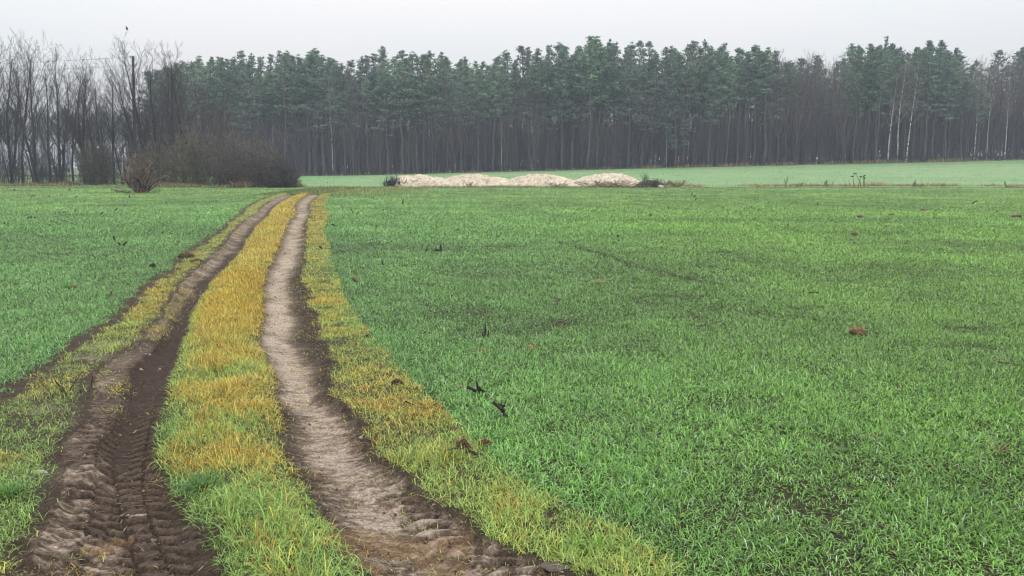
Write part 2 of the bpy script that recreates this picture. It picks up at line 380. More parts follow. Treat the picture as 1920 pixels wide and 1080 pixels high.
def crumbs():
    # loose crumbs of soil and bits of straw in and beside the ruts
    g = Geo(); n = 90000
    yy = np.geomspace(YT0, 22, 400); w = (E4(yy) - E1(yy) + .3) * yy ** -1.6
    cdf = np.concatenate([[0], np.cumsum((w[1:] + w[:-1]) / 2 * np.diff(yy))]); cdf /= cdf[-1]
    Y = np.interp(U(0, 1, n), cdf, yy); a = E0(Y) - .1; X = a + (E4(Y) + .12 - a) * U(0, 1, n)
    e = edges(Y); uL = (X - e[1]) / (e[2] - e[1]); uR = (X - e[3]) / (e[4] - e[3]); n1 = fbm(X * 2.5, Y * 2.5, 91, 4); n3 = fbm(X * 11, Y * 11, 92, 3)
    inL = (uL > -.1) & (uL < 1.06); inR = (uR > -.06) & (uR < 1.08)
    d = inL * (.45 + .55 * (uL > .5)) + inR * np.clip(.15 + 2.2 * np.abs(uR - .5) ** 1.5, 0, 1) + (X < e[0] + .3) * .8
    k = U(0, 1, n) < np.clip(d, 0, 1) * sstep(.3, .6, n1) * sstep(.35, .6, n3) * 1.3
    X, Y, uL, uR, inL = X[k], Y[k], uL[k], uR[k], inL[k]; m = len(X)
    s = np.exp(rng.normal(-4.75, .45, m)) * np.maximum(1, Y / 9) ** .6
    th = U(0, 2 * pi, m); B = np.stack([X, Y, track_z(X, Y) + .012], 1)
    off = np.array([[1, 0, 0], [-.5, .87, 0], [-.5, -.87, 0], [.1, .1, 1.0]])
    c, q = np.cos(th)[:, None], np.sin(th)[:, None]; O = off[None] * U(.6, 1.3, (m, 4, 3))
    V = np.stack([O[..., 0] * c - O[..., 1] * q, O[..., 0] * q + O[..., 1] * c, O[..., 2] * .75 - .15], -1) * s[:, None, None] + B[:, None]
    F3 = (np.array([[0, 1, 3], [1, 2, 3], [2, 0, 3]])[None] + (np.arange(m) * 4)[:, None, None]).reshape(-1, 3)
    C = np.where((U(0, 1, m) < np.where(inL & (uL < .5), .45, .2))[:, None], np.array([[.2, .155, .12]]), np.array([[.055, .04, .03]])) * U(.6, 1.4, (m, 1))
    g.add(V.reshape(-1, 3), F3, None, np.repeat(C, 4, 0))
    tag(g.build('soil_crumbs', M_CLOD), 'loose dark soil crumbs in the wheel ruts', 'soil', kind='stuff')
    g = Geo(); n = 4200
    Y = np.interp(U(0, 1, n), cdf, yy); a = E1(Y) - .3; X = a + (E4(Y) + .15 - a) * U(0, 1, n)
    k = U(0, 1, n) < sstep(.42, .7, fbm(X * 1.4, Y * 1.4, 94, 4)); X, Y = X[k], Y[k]; m = len(X)
    blades(g, np.stack([X, Y, track_z(X, Y) + .016], 1), U(0, 2 * pi, m), U(.03, .14, m), .0035 * U(.6, 1.4, m) * np.maximum(1, Y / 9), U(1.35, 1.6, m), U(-.1, .3, m), 2, np.array([[.34, .22, .11], [.2, .12, .06], [.4, .3, .17], [.13, .08, .05]])[rng.randint(0, 4, m)] * U(.7, 1.2, (m, 1)), 1.0)
    tag(g.build('straw_litter', M_DRY), 'scattered bits of straw in the wheel ruts', 'straw', kind='stuff')
crumbs()

# ------------------------------------------------------------------ crop and verge grass
D0, KF = 5600.0, 6.2e5
def sample_field(n, y0, y1, power):
    """points in the seen wedge (a bit wider), density ~ Y**-power"""
    # pdf over Y: width(Y)*Y**-power
    yy = np.geomspace(y0, y1, 800); w = (1.5 * yy + 5) * yy ** -power
    cdf = np.concatenate([[0], np.cumsum((w[1:] + w[:-1]) / 2 * np.diff(yy))]); cdf /= cdf[-1]
    Y = np.interp(U(0, 1, n), cdf, yy)
    X = U(-.5, .5, n) * (1.5 * Y + 5)
    return X, Y
def area(y0, y1, dens): 
    yy = np.linspace(y0, y1, 600); f = (1.5 * yy + 5) * dens(yy); return int(((f[1:] + f[:-1]) / 2 * np.diff(yy)).sum())
tram = [gp(1040, 452), gp(1130, 478), gp(1200, 502), gp(1330, 532)]
def tram_d(X, Y):
    d = np.full(X.shape, 9.)
    for a, b in zip(tram[:-1], tram[1:]):
        a = a[:2]; b = b[:2]; ab = b - a; t = np.clip(((X - a[0]) * ab[0] + (Y - a[1]) * ab[1]) / (ab @ ab), 0, 1)
        d = np.minimum(d, np.hypot(X - a[0] - t * ab[0], Y - a[1] - t * ab[1]))
    return d
BARE = [gp(1700, 935), gp(1330, 985), gp(1540, 930), gp(990, 548), gp(1010, 520), gp(215, 537), gp(250, 515), gp(1480, 575), gp(1560, 970), gp(300, 500)]
def crop():
    sides = {'left': Geo(), 'right': Geo()}
    ycut = math.sqrt(KF / D0)
    zones = [(2.6, 6.5, 0, D0, 4), (6.5, ycut, 0, D0, 3), (ycut, 26, 2, None, 2), (26, 45, 2, None, 2), (45, YFIELD, 2, None, 1)]
    for (y0, y1, p, dn, seg) in zones:
        n = area(y0, y1, (lambda y: D0 + 0 * y) if p == 0 else (lambda y: KF / y ** 2))
        X, Y = sample_field(n, y0, y1, p)
        e0 = E0(Y) + wob(Y, 1, .14); e5 = E5(Y) + wob(Y, 6, .16)
        tr = (X > e0) & (X < e5) & (Y < YT1)
        # keep the far end of the track and its grass strip free
        endp = (Y >= YT1) & (X > gp(500, 362)[0]) & (X < gp(620, 362)[0])
        n1 = fbm(X * .35, Y * .35, 61); n2 = fbm(X * 2.6, Y * 2.6, 62, 3); n3 = fbm(X * .08, Y * .08, 63, 3)
        keep = ~tr & ~endp
        gap = sstep(0, .5, np.where(X < e0, e0 - X, X - e5) + .15)              # thin at the verge
        gap = np.where(X < e0, sstep(.05, .30, e0 - X + .3 * (n2 - .5)), np.maximum(gap, .35))
        gap = np.where(Y >= YT1, 1, gap)
        dens = gap * (.85 + .5 * n2) * sstep(-.1, .2, n2)
        dens = dens * (1 - .24 * (.5 + .5 * np.sin(2 * pi * (X * .96 + Y * .27 + .02 * np.sin(Y * .7)) / .25)) * sstep(34, 14, Y))
        td = tram_d(X, Y); dens *= np.where(td < .16 + .5 * (n2 - .5), .3, 1)
        for b in BARE: dens *= np.maximum(.66, sstep(-.05, .28, np.hypot(X - b[0], (Y - b[1]) * .8) + .75 * (n2 - .5)))
        keep &= U(0, 1, n) < np.clip(dens, 0, 1)
        X, Y, n1, n2, n3 = X[keep], Y[keep], n1[keep], n2[keep], n3[keep]
        m = len(X)
        # plants: gather leaves into small tufts
        tuft = .035 if y0 < 10 else .06
        X = X + U(-.01, .01, m); 
        fs = np.maximum(1, Y / 11.0)
        h = .80 * (.054 + .066 * n2 + .04 * (n1 - .5) + .05 * (fbm(X * 1.1, Y * 1.1, 68, 3) - .4)) * U(.6, 1.35, m) * np.minimum(fs ** .2, 1.4)
        w = .0062 * U(.65, 1.3, m) * np.where(fs > 1, fs ** .86, 1)
        th0 = np.abs(rng.normal(.4, .4, m)); cu = U(.6, 2.5, m)
        if y0 >= 26: cu *= .8
        az = U(0, 2 * pi, m)
        left = X < E0(Y)
        rt = sstep(-4, 9, X) 
        gA = np.array([.13, .285, .066]); gB = np.array([.152, .31, .045]); gC = np.array([.092, .222, .016])
        base = lerp(gA, gB, rt[:, None]); base = lerp(base, gC, (sstep(11, 5, Y) * rt)[:, None] * .8)
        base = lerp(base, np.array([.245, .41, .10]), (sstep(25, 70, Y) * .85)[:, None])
        base = base * (.7 + .6 * n1)[:, None] * (.85 + .3 * n3)[:, None] * (.78 + .44 * fbm(X * .07 + Y * .02, Y * .45 - X * .03, 66, 4))[:, None] * (.82 + .36 * fbm((X * .96 + Y * .27) * 1.1, (Y * .96 - X * .27) * .05, 67, 3))[:, None] * rng.choice([.45, .7, 1, 1.25, 1.6], m)[:, None] * U(.85, 1.15, m)[:, None]
        gl = U(0, 1, m) < .045; base[gl] = np.array([.36, .50, .29]) * U(.7, 1.1, (gl.sum(), 1))  # a few leaves coloured whitish, painting in glints of light
        yl = U(0, 1, m) < .008
        base[yl] = np.array([.35, .3, .08]) * U(.7, 1.1, (yl.sum(), 1))
        B = np.stack([X, Y, T(X, Y) - .01], 1)
        for side, msk in (('left', left), ('right', ~left)):
            q = msk
            blades(sides[side], B[q], az[q], h[q], w[q], th0[q], cu[q], seg, base[q], 1.15, U(-.5, .5, q.sum()))
    for side, g in sides.items():
        o = g.build('winter_cereal', M_CROP)
        tag(o, 'young green cereal crop covering the field %s of the rutted track' % side, 'crop', kind='stuff')
crop()

def verge():
    g = {'L': Geo(), 'C': Geo(), 'R': Geo()}
    ochre = np.array([.46, .335, .05]); yel = np.array([.54, .44, .11]); brn = np.array([.24, .14, .04])
    lgr = np.array([.32, .43, .10]); dgr = np.array([.13, .27, .04]); blu = np.array([.23, .38, .13])
    for (y0, y1, seg) in ((YT0, 8, 4), (8, 16, 3), (16, YT1 + 3, 2)):
        dens = lambda y: np.minimum(6000, 8.5e5 / y ** 2)
        yy = np.geomspace(y0, y1, 500); wd = (E5(yy) - E0(yy) + .4) * dens(yy)
        cdf = np.concatenate([[0], np.cumsum((wd[1:] + wd[:-1]) / 2 * np.diff(yy))]); n = int(cdf[-1]); cdf /= cdf[-1]
        Y = np.interp(U(0, 1, n), cdf, yy); a = E0(Y) - .2; b = E5(Y) + .2; X = a + (b - a) * U(0, 1, n)
        e = edges(Y); row = rowY(Y)
        n1 = fbm(X * 1.2, Y * 1.2, 71); n2 = fbm(X * 4, Y * 4, 72, 3); n3 = fbm(X * .6, Y * .35, 73, 3)
        uL = (X - e[1]) / (e[2] - e[1]); uR = (X - e[3]) / (e[4] - e[3])
        L = X < e[1]; C_ = (X > e[2]) & (X < e[3]); R = X > e[4]
        d = np.zeros(n)
        d[C_] = 1.0
        dl = sstep(0, .25, e[1] - X) * np.interp(row, [366, 500, 560, 640, 700, 780, 880, 1080], [.8, .6, .8, .7, .6, .5, 1.1, 1.2])
        dl = dl * sstep(-.02, .14, X - e[0] + .2 * (n2 - .5)) * sstep(.25, .6, n1 + .45 * np.interp(row, [366, 520, 620, 780, 880, 1080], [.6, .35, .4, .25, 1.0, 1.2]))
        d[L] = dl[L]
        dr = sstep(0, .12, X - e[4]) * (.55 + .45 * sstep(.35, .55, n1)) * sstep(.2, .3, n2 + .05)
        d[R] = dr[R]
        # stray grass inside the ruts
        inr = ~(L | C_ | R)
        tf = sstep(.62, .74, n1 + .12 * (n2 - .5)); edge_r = np.maximum(sstep(.12, 0, uR), sstep(.85, 1, uR)) * (uR > 0) + np.maximum(sstep(.1, 0, uL), sstep(.93, 1, uL)) * (uL > 0)
        trans = ((uL > -.05) & (uL < .55)) * sstep(.55, .3, uL) * np.interp(row, [470, 600, 640, 840, 900, 960], [.15, .7, .8, .75, .4, .12]) * sstep(.36, .54, n1 + .25 * (n2 - .5))
        d[inr] = (tf * .16 + .12 * edge_r + trans)[inr]
        keep = U(0, 1, n) < d
        X, Y, n1, n2, n3, row, L, C_, R, uL, uR, inr = [q[keep] for q in (X, Y, n1, n2, n3, row, L, C_, R, uL, uR, inr)]
        row = row + (fbm(X * 1.5, Y * .8, 77, 4) - .5) * np.clip((row - 380) * .9, 20, 190)
        m = len(X); ee = edges(Y); uc = np.clip((X - ee[2]) / np.maximum(ee[3] - ee[2], .1), 0, 1)
        yC = np.interp(row, [366, 620, 650, 680, 700, 740, 765, 790, 800, 815, 830, 850, 870, 900, 930, 960, 1080], [.84, .82, .68, .58, .66, .74, .64, .5, .54, .6, .62, .5, .4, .44, .38, .26, .22])
        yR = np.interp(row, [366, 430, 480, 560, 620, 680, 720, 800, 850, 900, 950, 1000, 1080], [.7, .48, .32, .42, .26, .36, .62, .38, .34, .28, .18, .1, .08])
        yL = np.interp(row, [366, 480, 540, 600, 660, 750, 820, 1080], [.3, .25, .5, .42, .2, .3, .12, .1])
        yv = np.where(C_, yC, np.where(L, yL, np.where(R, yR, .5)))
        yv = np.clip(yv + (n1 - .5) * .95 + (n2 - .5) * .8 + U(-.3, .3, m), 0, 1)
        yv = np.where(C_, yv - .45 * sstep(.25, .0, uc) * sstep(400, 560, row), yv)
        near = sstep(11, 6, Y)
        green = lerp(lgr, lerp(dgr, blu, U(0, 1, m)[:, None]), (near * .75 * (C_ | L) + near * .3 * R)[:, None])
        warm = lerp(ochre, yel, np.clip(.5 + 1.5 * (n3 - .5) + U(-.3, .3, m), 0, 1)[:, None])
        warm = lerp(warm, brn, (U(0, 1, m) < .12 + .4 * sstep(.6, .75, n2))[:, None] * .8)
        c = lerp(green, warm, np.clip((U(0, 1, m) < sstep(.12, .85, yv)) * .85 + .15 * yv, 0, 1)[:, None]) * rng.choice([.5, .8, 1, 1.2, 1.5], m)[:, None] * U(.85, 1.15, m)[:, None]
        fs = np.maximum(1, Y / 11.0)
        hb = np.where(C_, .075 + .04 * np.sin(pi * uc), np.where(inr, .04, .065))
        hb = np.where(R & (row > 880), .10, hb)
        h = hb * (.35 + 1.3 * n2) * U(.6, 1.4, m) * np.minimum(fs ** .2, 1.3)
        w = .0036 * U(.7, 1.4, m) * np.where(fs > 1, fs ** 1.0, 1)
        th0 = np.abs(rng.normal(.4, .4, m)); cu = U(.4, 2.7, m); az = U(0, 2 * pi, m)
        # lean towards the ruts along the rims
        B = np.stack([X, Y, track_z(X, Y)], 1)
        mid = (E2(Y) + E3(Y)) / 2
        for k, q in (('L', X < E1(Y) + (E2(Y) - E1(Y)) * .5), ('R', X > (E3(Y) + E4(Y)) / 2)):
            blades(g[k], B[q], az[q], h[q], w[q], th0[q], cu[q], seg, c[q], 1.1, U(-.6, .6, q.sum()))
        q = (X >= E1(Y) + (E2(Y) - E1(Y)) * .5) & (X <= (E3(Y) + E4(Y)) / 2)
        blades(g['C'], B[q], az[q], h[q], w[q], th0[q], cu[q], seg, c[q], 1.1, U(-.6, .6, q.sum()))
    for k, lab in (('L', 'sparse yellowish green grass on the left edge of the track'), ('C', 'yellow ochre grass ridge between the two wheel ruts'), ('R', 'yellow and light green grass along the right edge of the track')):
        tag(g[k].build('verge_grass', M_VERGE), lab, 'grass', kind='stuff')
verge()

def fringe():
    # grass strip at the head of the track, dry grass along the boundary, wood edge and copse foot, thin crop beyond
    def strip(n, pa, pb, wid, h0, cols, w0, name, lab, dens=None, mat=M_DRY):
        g = Geo(); t = U(0, 1, n); 
        X = lerp(pa[0], pb[0], t); Y = lerp(pa[1], pb[1], t) + rng.normal(0, wid, n)
        d = fbm(X * .22, Y * .22, 81, 4); k = U(0, 1, n) < sstep(.38, .66, d) * 1.0 + .05
        if dens is not None: k = U(0, 1, n) < dens(X, Y, d)
        X, Y, d = X[k], Y[k], d[k]; m = len(X)
        ci = rng.randint(0, len(cols), m); c = np.array(cols)[ci] * U(.7, 1.25, (m, 1))
        blades(g, np.stack([X, Y, T(X, Y)], 1), U(0, 2 * pi, m), h0 * U(.5, 1.4, m) * (.5 + d), w0 * U(.7, 1.3, m), np.abs(rng.normal(.3, .3, m)), U(.2, 1.6, m), 2, c)
        tag(g.build(name, mat), lab, 'grass', kind='stuff')
    tan_ = (.42, .31, .16); br = (.26, .16, .08); gy = (.16, .2, .07); ol = (.11, .13, .05)
    strip(9000, gp(1200, 350.5), gp(1990, 350), .35, .38, [tan_, br, gy, tan_], .03, 'dry_grass_strip', 'straw coloured dry grass along the far boundary of the green field')
    strip(5000, gp(560, 352), gp(1200, 351), .35, .22, [gy, ol, tan_], .03, 'dry_grass_strip', 'low olive grass at the foot of the sand piles', lambda X, Y, d: .8)
    strip(9000, gp(-60, 350), gp(570, 351.5), .5, .45, [tan_, br, br, ol, gy], .03, 'dry_grass_strip', 'brown dead grass along the foot of the copse', lambda X, Y, d: .35 + sstep(.4, .6, d))
    strip(14000, (-70, 168.5), (125, 157), .8, .8, [tan_, br, ol, gy, br], .07, 'wood_edge_grass', 'pale dead grass along the bottom of the forest edge', lambda X, Y, d: .15 + sstep(.45, .65, d) * sstep(-30, 60, X))
    # green-yellow strip at the end of the track
    g = Geo(); n = 9000
    a0 = gp(505, 366); a1 = gp(640, 366); b0 = gp(545, 353)
    Y = U(a0[1] - 2, YFIELD + 1, n); X = U(a0[0] - 1, a1[0] + 5, n)
    k = U(0, 1, n) < .75; X, Y = X[k], Y[k]; m = len(X); d = fbm(X * .3, Y * .3, 85)
    inr = in_track(X, Y); X, Y, d = X[~inr], Y[~inr], d[~inr]; m = len(X)
    c = lerp(np.array([.13, .21, .07]), np.array([.26, .24, .07]), np.clip(d * 1.6 - .3, 0, 1)[:, None]) * U(.7, 1.25, (m, 1))
    blades(g, np.stack([X, Y, T(X, Y)], 1), U(0, 2 * pi, m), .17 * U(.5, 1.4, m), .03 * U(.7, 1.3, m), np.abs(rng.normal(.3, .3, m)), U(.2, 1.6, m), 2, c)
    tag(g.build('grass_strip', M_VERGE), 'yellowish green grass strip where the track ends', 'grass', kind='stuff')
    g = Geo(); n = 70000
    X = U(-55, 125, n); Y = U(85, 164, n); d = fbm(X * .12, Y * .12, 21, 5)
    k = (np.abs(X) < Y * .68 + 4) & (Y < 166 - .06 * X); X, Y, d = X[k], Y[k], d[k]; m = len(X)
    c = np.array([.17, .33, .13]) * U(.7, 1.3, (m, 1))
    blades(g, np.stack([X, Y, T(X, Y) + .03], 1), U(0, 2 * pi, m), .13 * U(.6, 1.4, m), .07 * U(.7, 1.3, m), np.abs(rng.normal(.4, .3, m)), U(.2, 1.2, m), 1, c)
    tag(g.build('young_crop', M_CROP), 'thin pale green crop on the rising field in front of the forest', 'crop', kind='stuff')
fringe()

# ------------------------------------------------------------------ trees
class Skel:
    def __init__(s): s.a = []; s.b = []; s.ra = []; s.rb = []; s.lv = []
    def seg(s, a, b, ra, rb, lv): s.a.append(a); s.b.append(b); s.ra.append(ra); s.rb.append(rb); s.lv.append(lv)
    def arr(s): return [np.array(q) for q in (s.a, s.b, s.ra, s.rb, s.lv)]
def nrm(v): return v / max(np.linalg.norm(v), 1e-9)
def rot_off(d, ang, az):
    ref = np.array([1., 0, 0]) if abs(d[2]) > .8 else np.array([0, 0, 1.])
    u = nrm(np.cross(d, ref)); w = np.cross(d, u)
    return nrm(d * cos(ang) + (u * cos(az) + w * sin(az)) * sin(ang))
def grow(sk, p, d, L, r, lv, spec, R):
    """spec[lv] = (segments, wiggle, up-tropism, children, first t, angle lo, angle hi, child length share, radius share)"""
    ns, wig, up, nc, t0, a0, a1, cl, cr = spec[lv]
    pts = [p]; ds = [d]; q = p; dd = d; rr = [r]
    for i in range(ns):
        dd = nrm(dd + np.array([R.gauss(0, wig), R.gauss(0, wig), R.gauss(0, wig * .6) + up]))
        n = q + dd * L / ns; r1 = r * (1 - .82 * (i + 1) / ns) + .002
        sk.seg(q, n, rr[-1], r1, lv); q = n; pts.append(q); ds.append(dd); rr.append(r1)
    if lv + 1 < len(spec):
        az = R.uniform(0, 6.28)
        for c in range(nc):
            t = t0 + (1 - t0) * (c + R.uniform(.1, .9)) / nc; x = t * ns; i = min(int(x), ns - 1); f = x - i
            pp = pts[i] * (1 - f) + pts[i + 1] * f; az += 2.4 + R.uniform(-.5, .5)
            ll = L * cl * R.uniform(.65, 1.25) * (1.15 - .75 * t if lv == 0 else 1 - .45 * t)
            rc = min(rr[i] * .75, max(rr[i] * cr, .007)) if lv == 0 else max(rr[i] * cr, .006)
            grow(sk, pp, rot_off(ds[i + 1], R.uniform(a0, a1), az), ll, rc, lv + 1, spec, R)
def skel_meshes(sk, name, cw, ct, split=1, crown='crown', rmin=.0125):
    a, b, ra, rb, lv = sk.arr(); tr = lv < split
    ra = np.maximum(ra, rmin); rb = np.maximum(rb, rmin * .8)
    g = Geo()
    j = np.array([random.uniform(.8, 1.2) for _ in range(len(a))])[:, None]
    tubes(g, a[tr], b[tr], ra[tr], rb[tr], 7, np.array(cw)[None] * j[tr])
    g2 = Geo(); tubes(g2, a[~tr], b[~tr], ra[~tr], rb[~tr], 3, np.array(ct)[None] * j[~tr])
    return g.mesh('trunk', M_BARK), g2.mesh(crown, M_TWIG), b[np.argmax(b[:, 2])]
def place(name, meshes, loc, label, cat, group=None, rz=0., sc=1.):
    e = empty(name, loc, label, cat, group, rz, sc)
    for pn, me in meshes: link(pn, me, e)
    return e

def bare_tree(seed, H, stems=1, slender=1.0, cw=(.034, .03, .028), ct=(.055, .045, .042), r=.235, up=.10, lean=(0, 0)):
    R = random.Random(seed); sk = Skel()
    spec = [(12, .045, .05, 20, .2, .35, .85, .46 * slender, .45), (6, .11, up * 1.5, 6, .2, .35, .85, .42, .55), (4, .11, up * .9, 5, .12, .35, .9, .6, .6), (3, .12, .07, 0, 0, 0, 0, 0, 0)]
    for s in range(stems):
        d = nrm(np.array([R.gauss(0, .03 + .05 * (stems > 1)) + lean[0], R.gauss(0, .03) + lean[1], 1]))
        grow(sk, np.array([R.gauss(0, .12) * (stems > 1), R.gauss(0, .12) * (stems > 1), -.15]), d, H * R.uniform(.85, 1) if s else H, r * R.uniform(.75, 1) if s else r, 0, spec, R)
    return skel_meshes(sk, 'bare', cw, ct)

def pine(seed, H=22, cf=.45, wide=1.0, cone=.0, nf=15):
    R = random.Random(seed); g = Geo(); gn = Geo()
    x = y = 0; pts = []; n = 12
    for i in range(n + 1):
        pts.append((x, y, H * i / n - .1)); x += R.gauss(0, .10); y += R.gauss(0, .10)
    pts = np.array(pts); t = np.linspace(0, 1, n + 1); rad = .19 * (1 - t) ** .8 + .025
    ct = np.array([lerp(np.array([.075, .062, .06]), np.array([.13, .08, .055]), min(1, max(0, (q - .35) / .3))) for q in t])
    chain(g, pts, rad, 8, ct)
    P0 = []; P1 = []; ra = []
    cl = []
    def ax(z): return np.array([np.interp(z, pts[:, 2], pts[:, 0]), np.interp(z, pts[:, 2], pts[:, 1]), z])
    # dead stubs
    for k in range(14):
        z = H * R.uniform(.2, 1 - cf); a = R.uniform(0, 6.28); L = R.uniform(.5, 1.6); p = ax(z)
        P0.append(p); P1.append(p + np.array([cos(a) * L, sin(a) * L, R.uniform(-.3, .3)])); ra.append(.02)
    tint = np.array([R.uniform(.65, 1.4)] * 3) * np.array([R.uniform(.85, 1.2), 1, R.uniform(.85, 1.15)])
    nb = int(30 * (cf / .45) ** .6); az = R.uniform(0, 6)
    z0 = H * (1 - cf)
    for k in range(nb):
        f = (k + R.uniform(0, 1)) / nb; z = lerp(z0, H * .985, f ** .9); az += 2.4 + R.uniform(-.6, .6)
        L = wide * lerp(2.9 * (min(1, .45 + 1.6 * f)) * (1 - f ** 2.2) + .45, 3.0 * (1 - f) + .3, cone) * R.uniform(.55, 1.2)
        el = lerp(-.1, .85, f ** 1.3) + R.uniform(-.15, .25)
        p = ax(z); d = np.array([cos(az) * cos(el), sin(az) * cos(el), sin(el)]); q = p + d * L * .55; d2 = nrm(d + np.array([0, 0, .35])); e = q + d2 * L * .45
        P0 += [p, q]; P1 += [q, e]; ra += [.05, .03]
        nc = max(3, int(L * 3.2))
        for c in range(nc):
            s = lerp(.3, 1.02, (c + R.random()) / nc); w = (1 - .35 * s) * L * .42
            base = p + (q - p) * s / .55 if s < .55 else q + (e - q) * (s - .55) / .45
            o = np.array([-sin(az), cos(az), 0]) * R.uniform(-w, w) + np.array([0, 0, R.uniform(-.05, .3)])
            cl.append((base + o, R.uniform(.24, .5), R.uniform(.6, 1.45)))
            if c % 2: P0.append(base); P1.append(base + o); ra.append(.015)
    for k in range(7): cl.append((ax(H) + np.array([R.gauss(0, .16), R.gauss(0, .16), R.uniform(-.8, .45)]), .22, 1.0))
    tubes(g, P0, P1, np.array(ra), np.array(ra) * .5, 4, (.07, .05, .04))
    C0 = np.array([c[0] for c in cl]); cr = np.array([c[1] for c in cl]); cv = np.array([c[2] for c in cl]); N = len(C0)
    rs = np.random.RandomState(seed)
    u = rs.normal(0, 1, (N, nf, 3)); u /= np.linalg.norm(u, axis=2, keepdims=True); u *= rs.uniform(.3, 1, (N, nf, 1)) ** .5
    u[..., 2] *= .42
    ctr = (C0[:, None] + u * cr[:, None, None]).reshape(-1, 3)
    dirn = (u + rs.normal(0, .35, u.shape) + np.array([0, 0, .35])).reshape(-1, 3); dirn /= np.linalg.norm(dirn, axis=1, keepdims=True)
    sd = np.cross(dirn, rs.normal(0, 1, dirn.shape)); sd /= np.linalg.norm(sd, axis=1, keepdims=True)
    ln = rs.uniform(.16, .36, (len(ctr), 1)) * (15 / nf) ** .3; wd = ln * rs.uniform(.18, .34, (len(ctr), 1)) * (15 / nf) ** .4
    V = np.stack([ctr - dirn * ln * .3 - sd * wd, ctr - dirn * ln * .3 + sd * wd, ctr + dirn * ln], 1).reshape(-1, 3)
    col = np.array([.125, .178, .125])[None] * tint[None] * np.repeat(cv, nf)[:, None] * rs.uniform(.7, 1.3, (len(ctr), 1))
    col[:, 1] *= rs.uniform(.92, 1.12, len(ctr))
    gn.add(V, np.arange(len(V)).reshape(-1, 3), None, np.repeat(col, 3, 0))
    return g, gn

def birch(seed, H, r=.13):
    R = random.Random(seed); sk = Skel()
    spec = [(12, .022, .07, 22, .38, .4, .85, .24, .38), (5, .12, .10, 6, .25, .4, .9, .45, .5), (4, .14, -.10, 5, .1, .4, .9, .6, .5), (3, .14, -.25, 0, 0, 0, 0, 0, 0)]
    grow(sk, np.array([0, 0, -.1]), nrm(np.array([R.gauss(0, .015), R.gauss(0, .015), 1])), H, r, 0, spec, R)
    a, b, ra, rb, lv = sk.arr(); g = Geo(); tr = lv == 0
    # white bark with black bands
    A = []; B = []; r0 = []; r1 = []; cc = []
    for i in np.where(tr)[0]:
        for s in range(10):
            A.append(lerp(a[i], b[i], s / 10)); B.append(lerp(a[i], b[i], (s + 1) / 10)); r0.append(lerp(ra[i], rb[i], s / 10)); r1.append(lerp(ra[i], rb[i], (s + 1) / 10))
            z = A[-1][2] / H; dk = R.random() < (.62 if z < .08 else .22)
            cc.append(np.array([.06, .055, .05]) if dk else np.array([.45, .43, .41]) * R.uniform(.6, 1.05))
    tubes(g, A, B, np.array(r0), np.array(r1), 7, np.array(cc))
    g2 = Geo(); c = np.where((lv[~tr] == 1)[:, None], np.array([[.36, .33, .31]]), np.array([[.15, .105, .1]]))
    tubes(g2, a[~tr], b[~tr], np.maximum(ra[~tr], .014), np.maximum(rb[~tr], .012), 3, c)
    return g.mesh('trunk', M_BARK), g2.mesh('crown', M_TWIG), b[np.argmax(b[:, 2])]

PINES = []
for s in range(9):
    g, gn = pine(100 + s, 22, [.42, .5, .38, .46, .55, .4, .48, .62, .44][s], [1, 1.1, .9, 1.05, 1.15, .85, 1, 1.2, .95][s], [0, .2, 0, .5, .3, .1, 0, .4, .6][s])
    PINES.append(([('trunk', g.mesh('trunk', M_BARK)), ('crown', gn.mesh('crown', M_NEEDLE))], 22))
def yfront(x): return 166 - .06 * x
SKY = np.array([(250, 150), (300, 135), (330, 118), (370, 120), (400, 106), (440, 112), (470, 101), (500, 108), (540, 99), (575, 104), (605, 93), (640, 112), (670, 118), (715, 90), (745, 100), (770, 92), (800, 98), (830, 96), (870, 106), (900, 112), (925, 108), (950, 98), (985, 84), (1010, 95), (1045, 79), (1070, 90), (1100, 74), (1135, 76), (1160, 88), (1185, 74), (1215, 84), (1240, 94), (1260, 84), (1300, 79), (1330, 88), (1360, 75), (1385, 92), (1400, 82), (1420, 90), (1445, 100), (1500, 112), (1550, 104), (1585, 84), (1610, 86), (1632, 74), (1660, 105), (1700, 92), (1720, 83), (1745, 92), (1790, 112), (1840, 118), (1900, 112), (1990, 110)], float)
ZONES = [(300, 470, 'hazy pine at the left end of the forest just behind the bare copse'), (470, 620, 'hazy bluish green pine in the forest edge right of the copse'),
         (620, 760, 'pine in the forest edge above the dark brush heap'), (760, 960, 'dark green pine in the forest edge above the left sand piles'),
         (960, 1090, 'tall pine in the forest edge above the third sand pile'), (1090, 1220, 'tall pine in the forest edge above the fourth sand pile'),
         (1220, 1440, 'tall dark pine in the forest edge right of the sand piles'), (1440, 1570, 'dark pine standing among bare trees right of the middle of the forest'),
         (1570, 1660, 'dark pine just left of the pale birch group'), (1660, 1780, 'dark pine just behind or right of the pale birch group'), (1780, 2100, 'dark pine among birches at the right end of the forest')]
def zlabel(px):
    for a, b, l in ZONES:
        if a <= px < b: return l
    return ZONES[-1][2]
def px_of(x, Y, z):
    dz = z - HC; fwd = Y * cos(PITCH) - dz * sin(PITCH); return 960 + F * x / fwd
GREY = [bare_tree(400 + k, 20, 1, 1.15, (.05, .045, .045), (.115, .088, .086), .17) for k in range(4)]
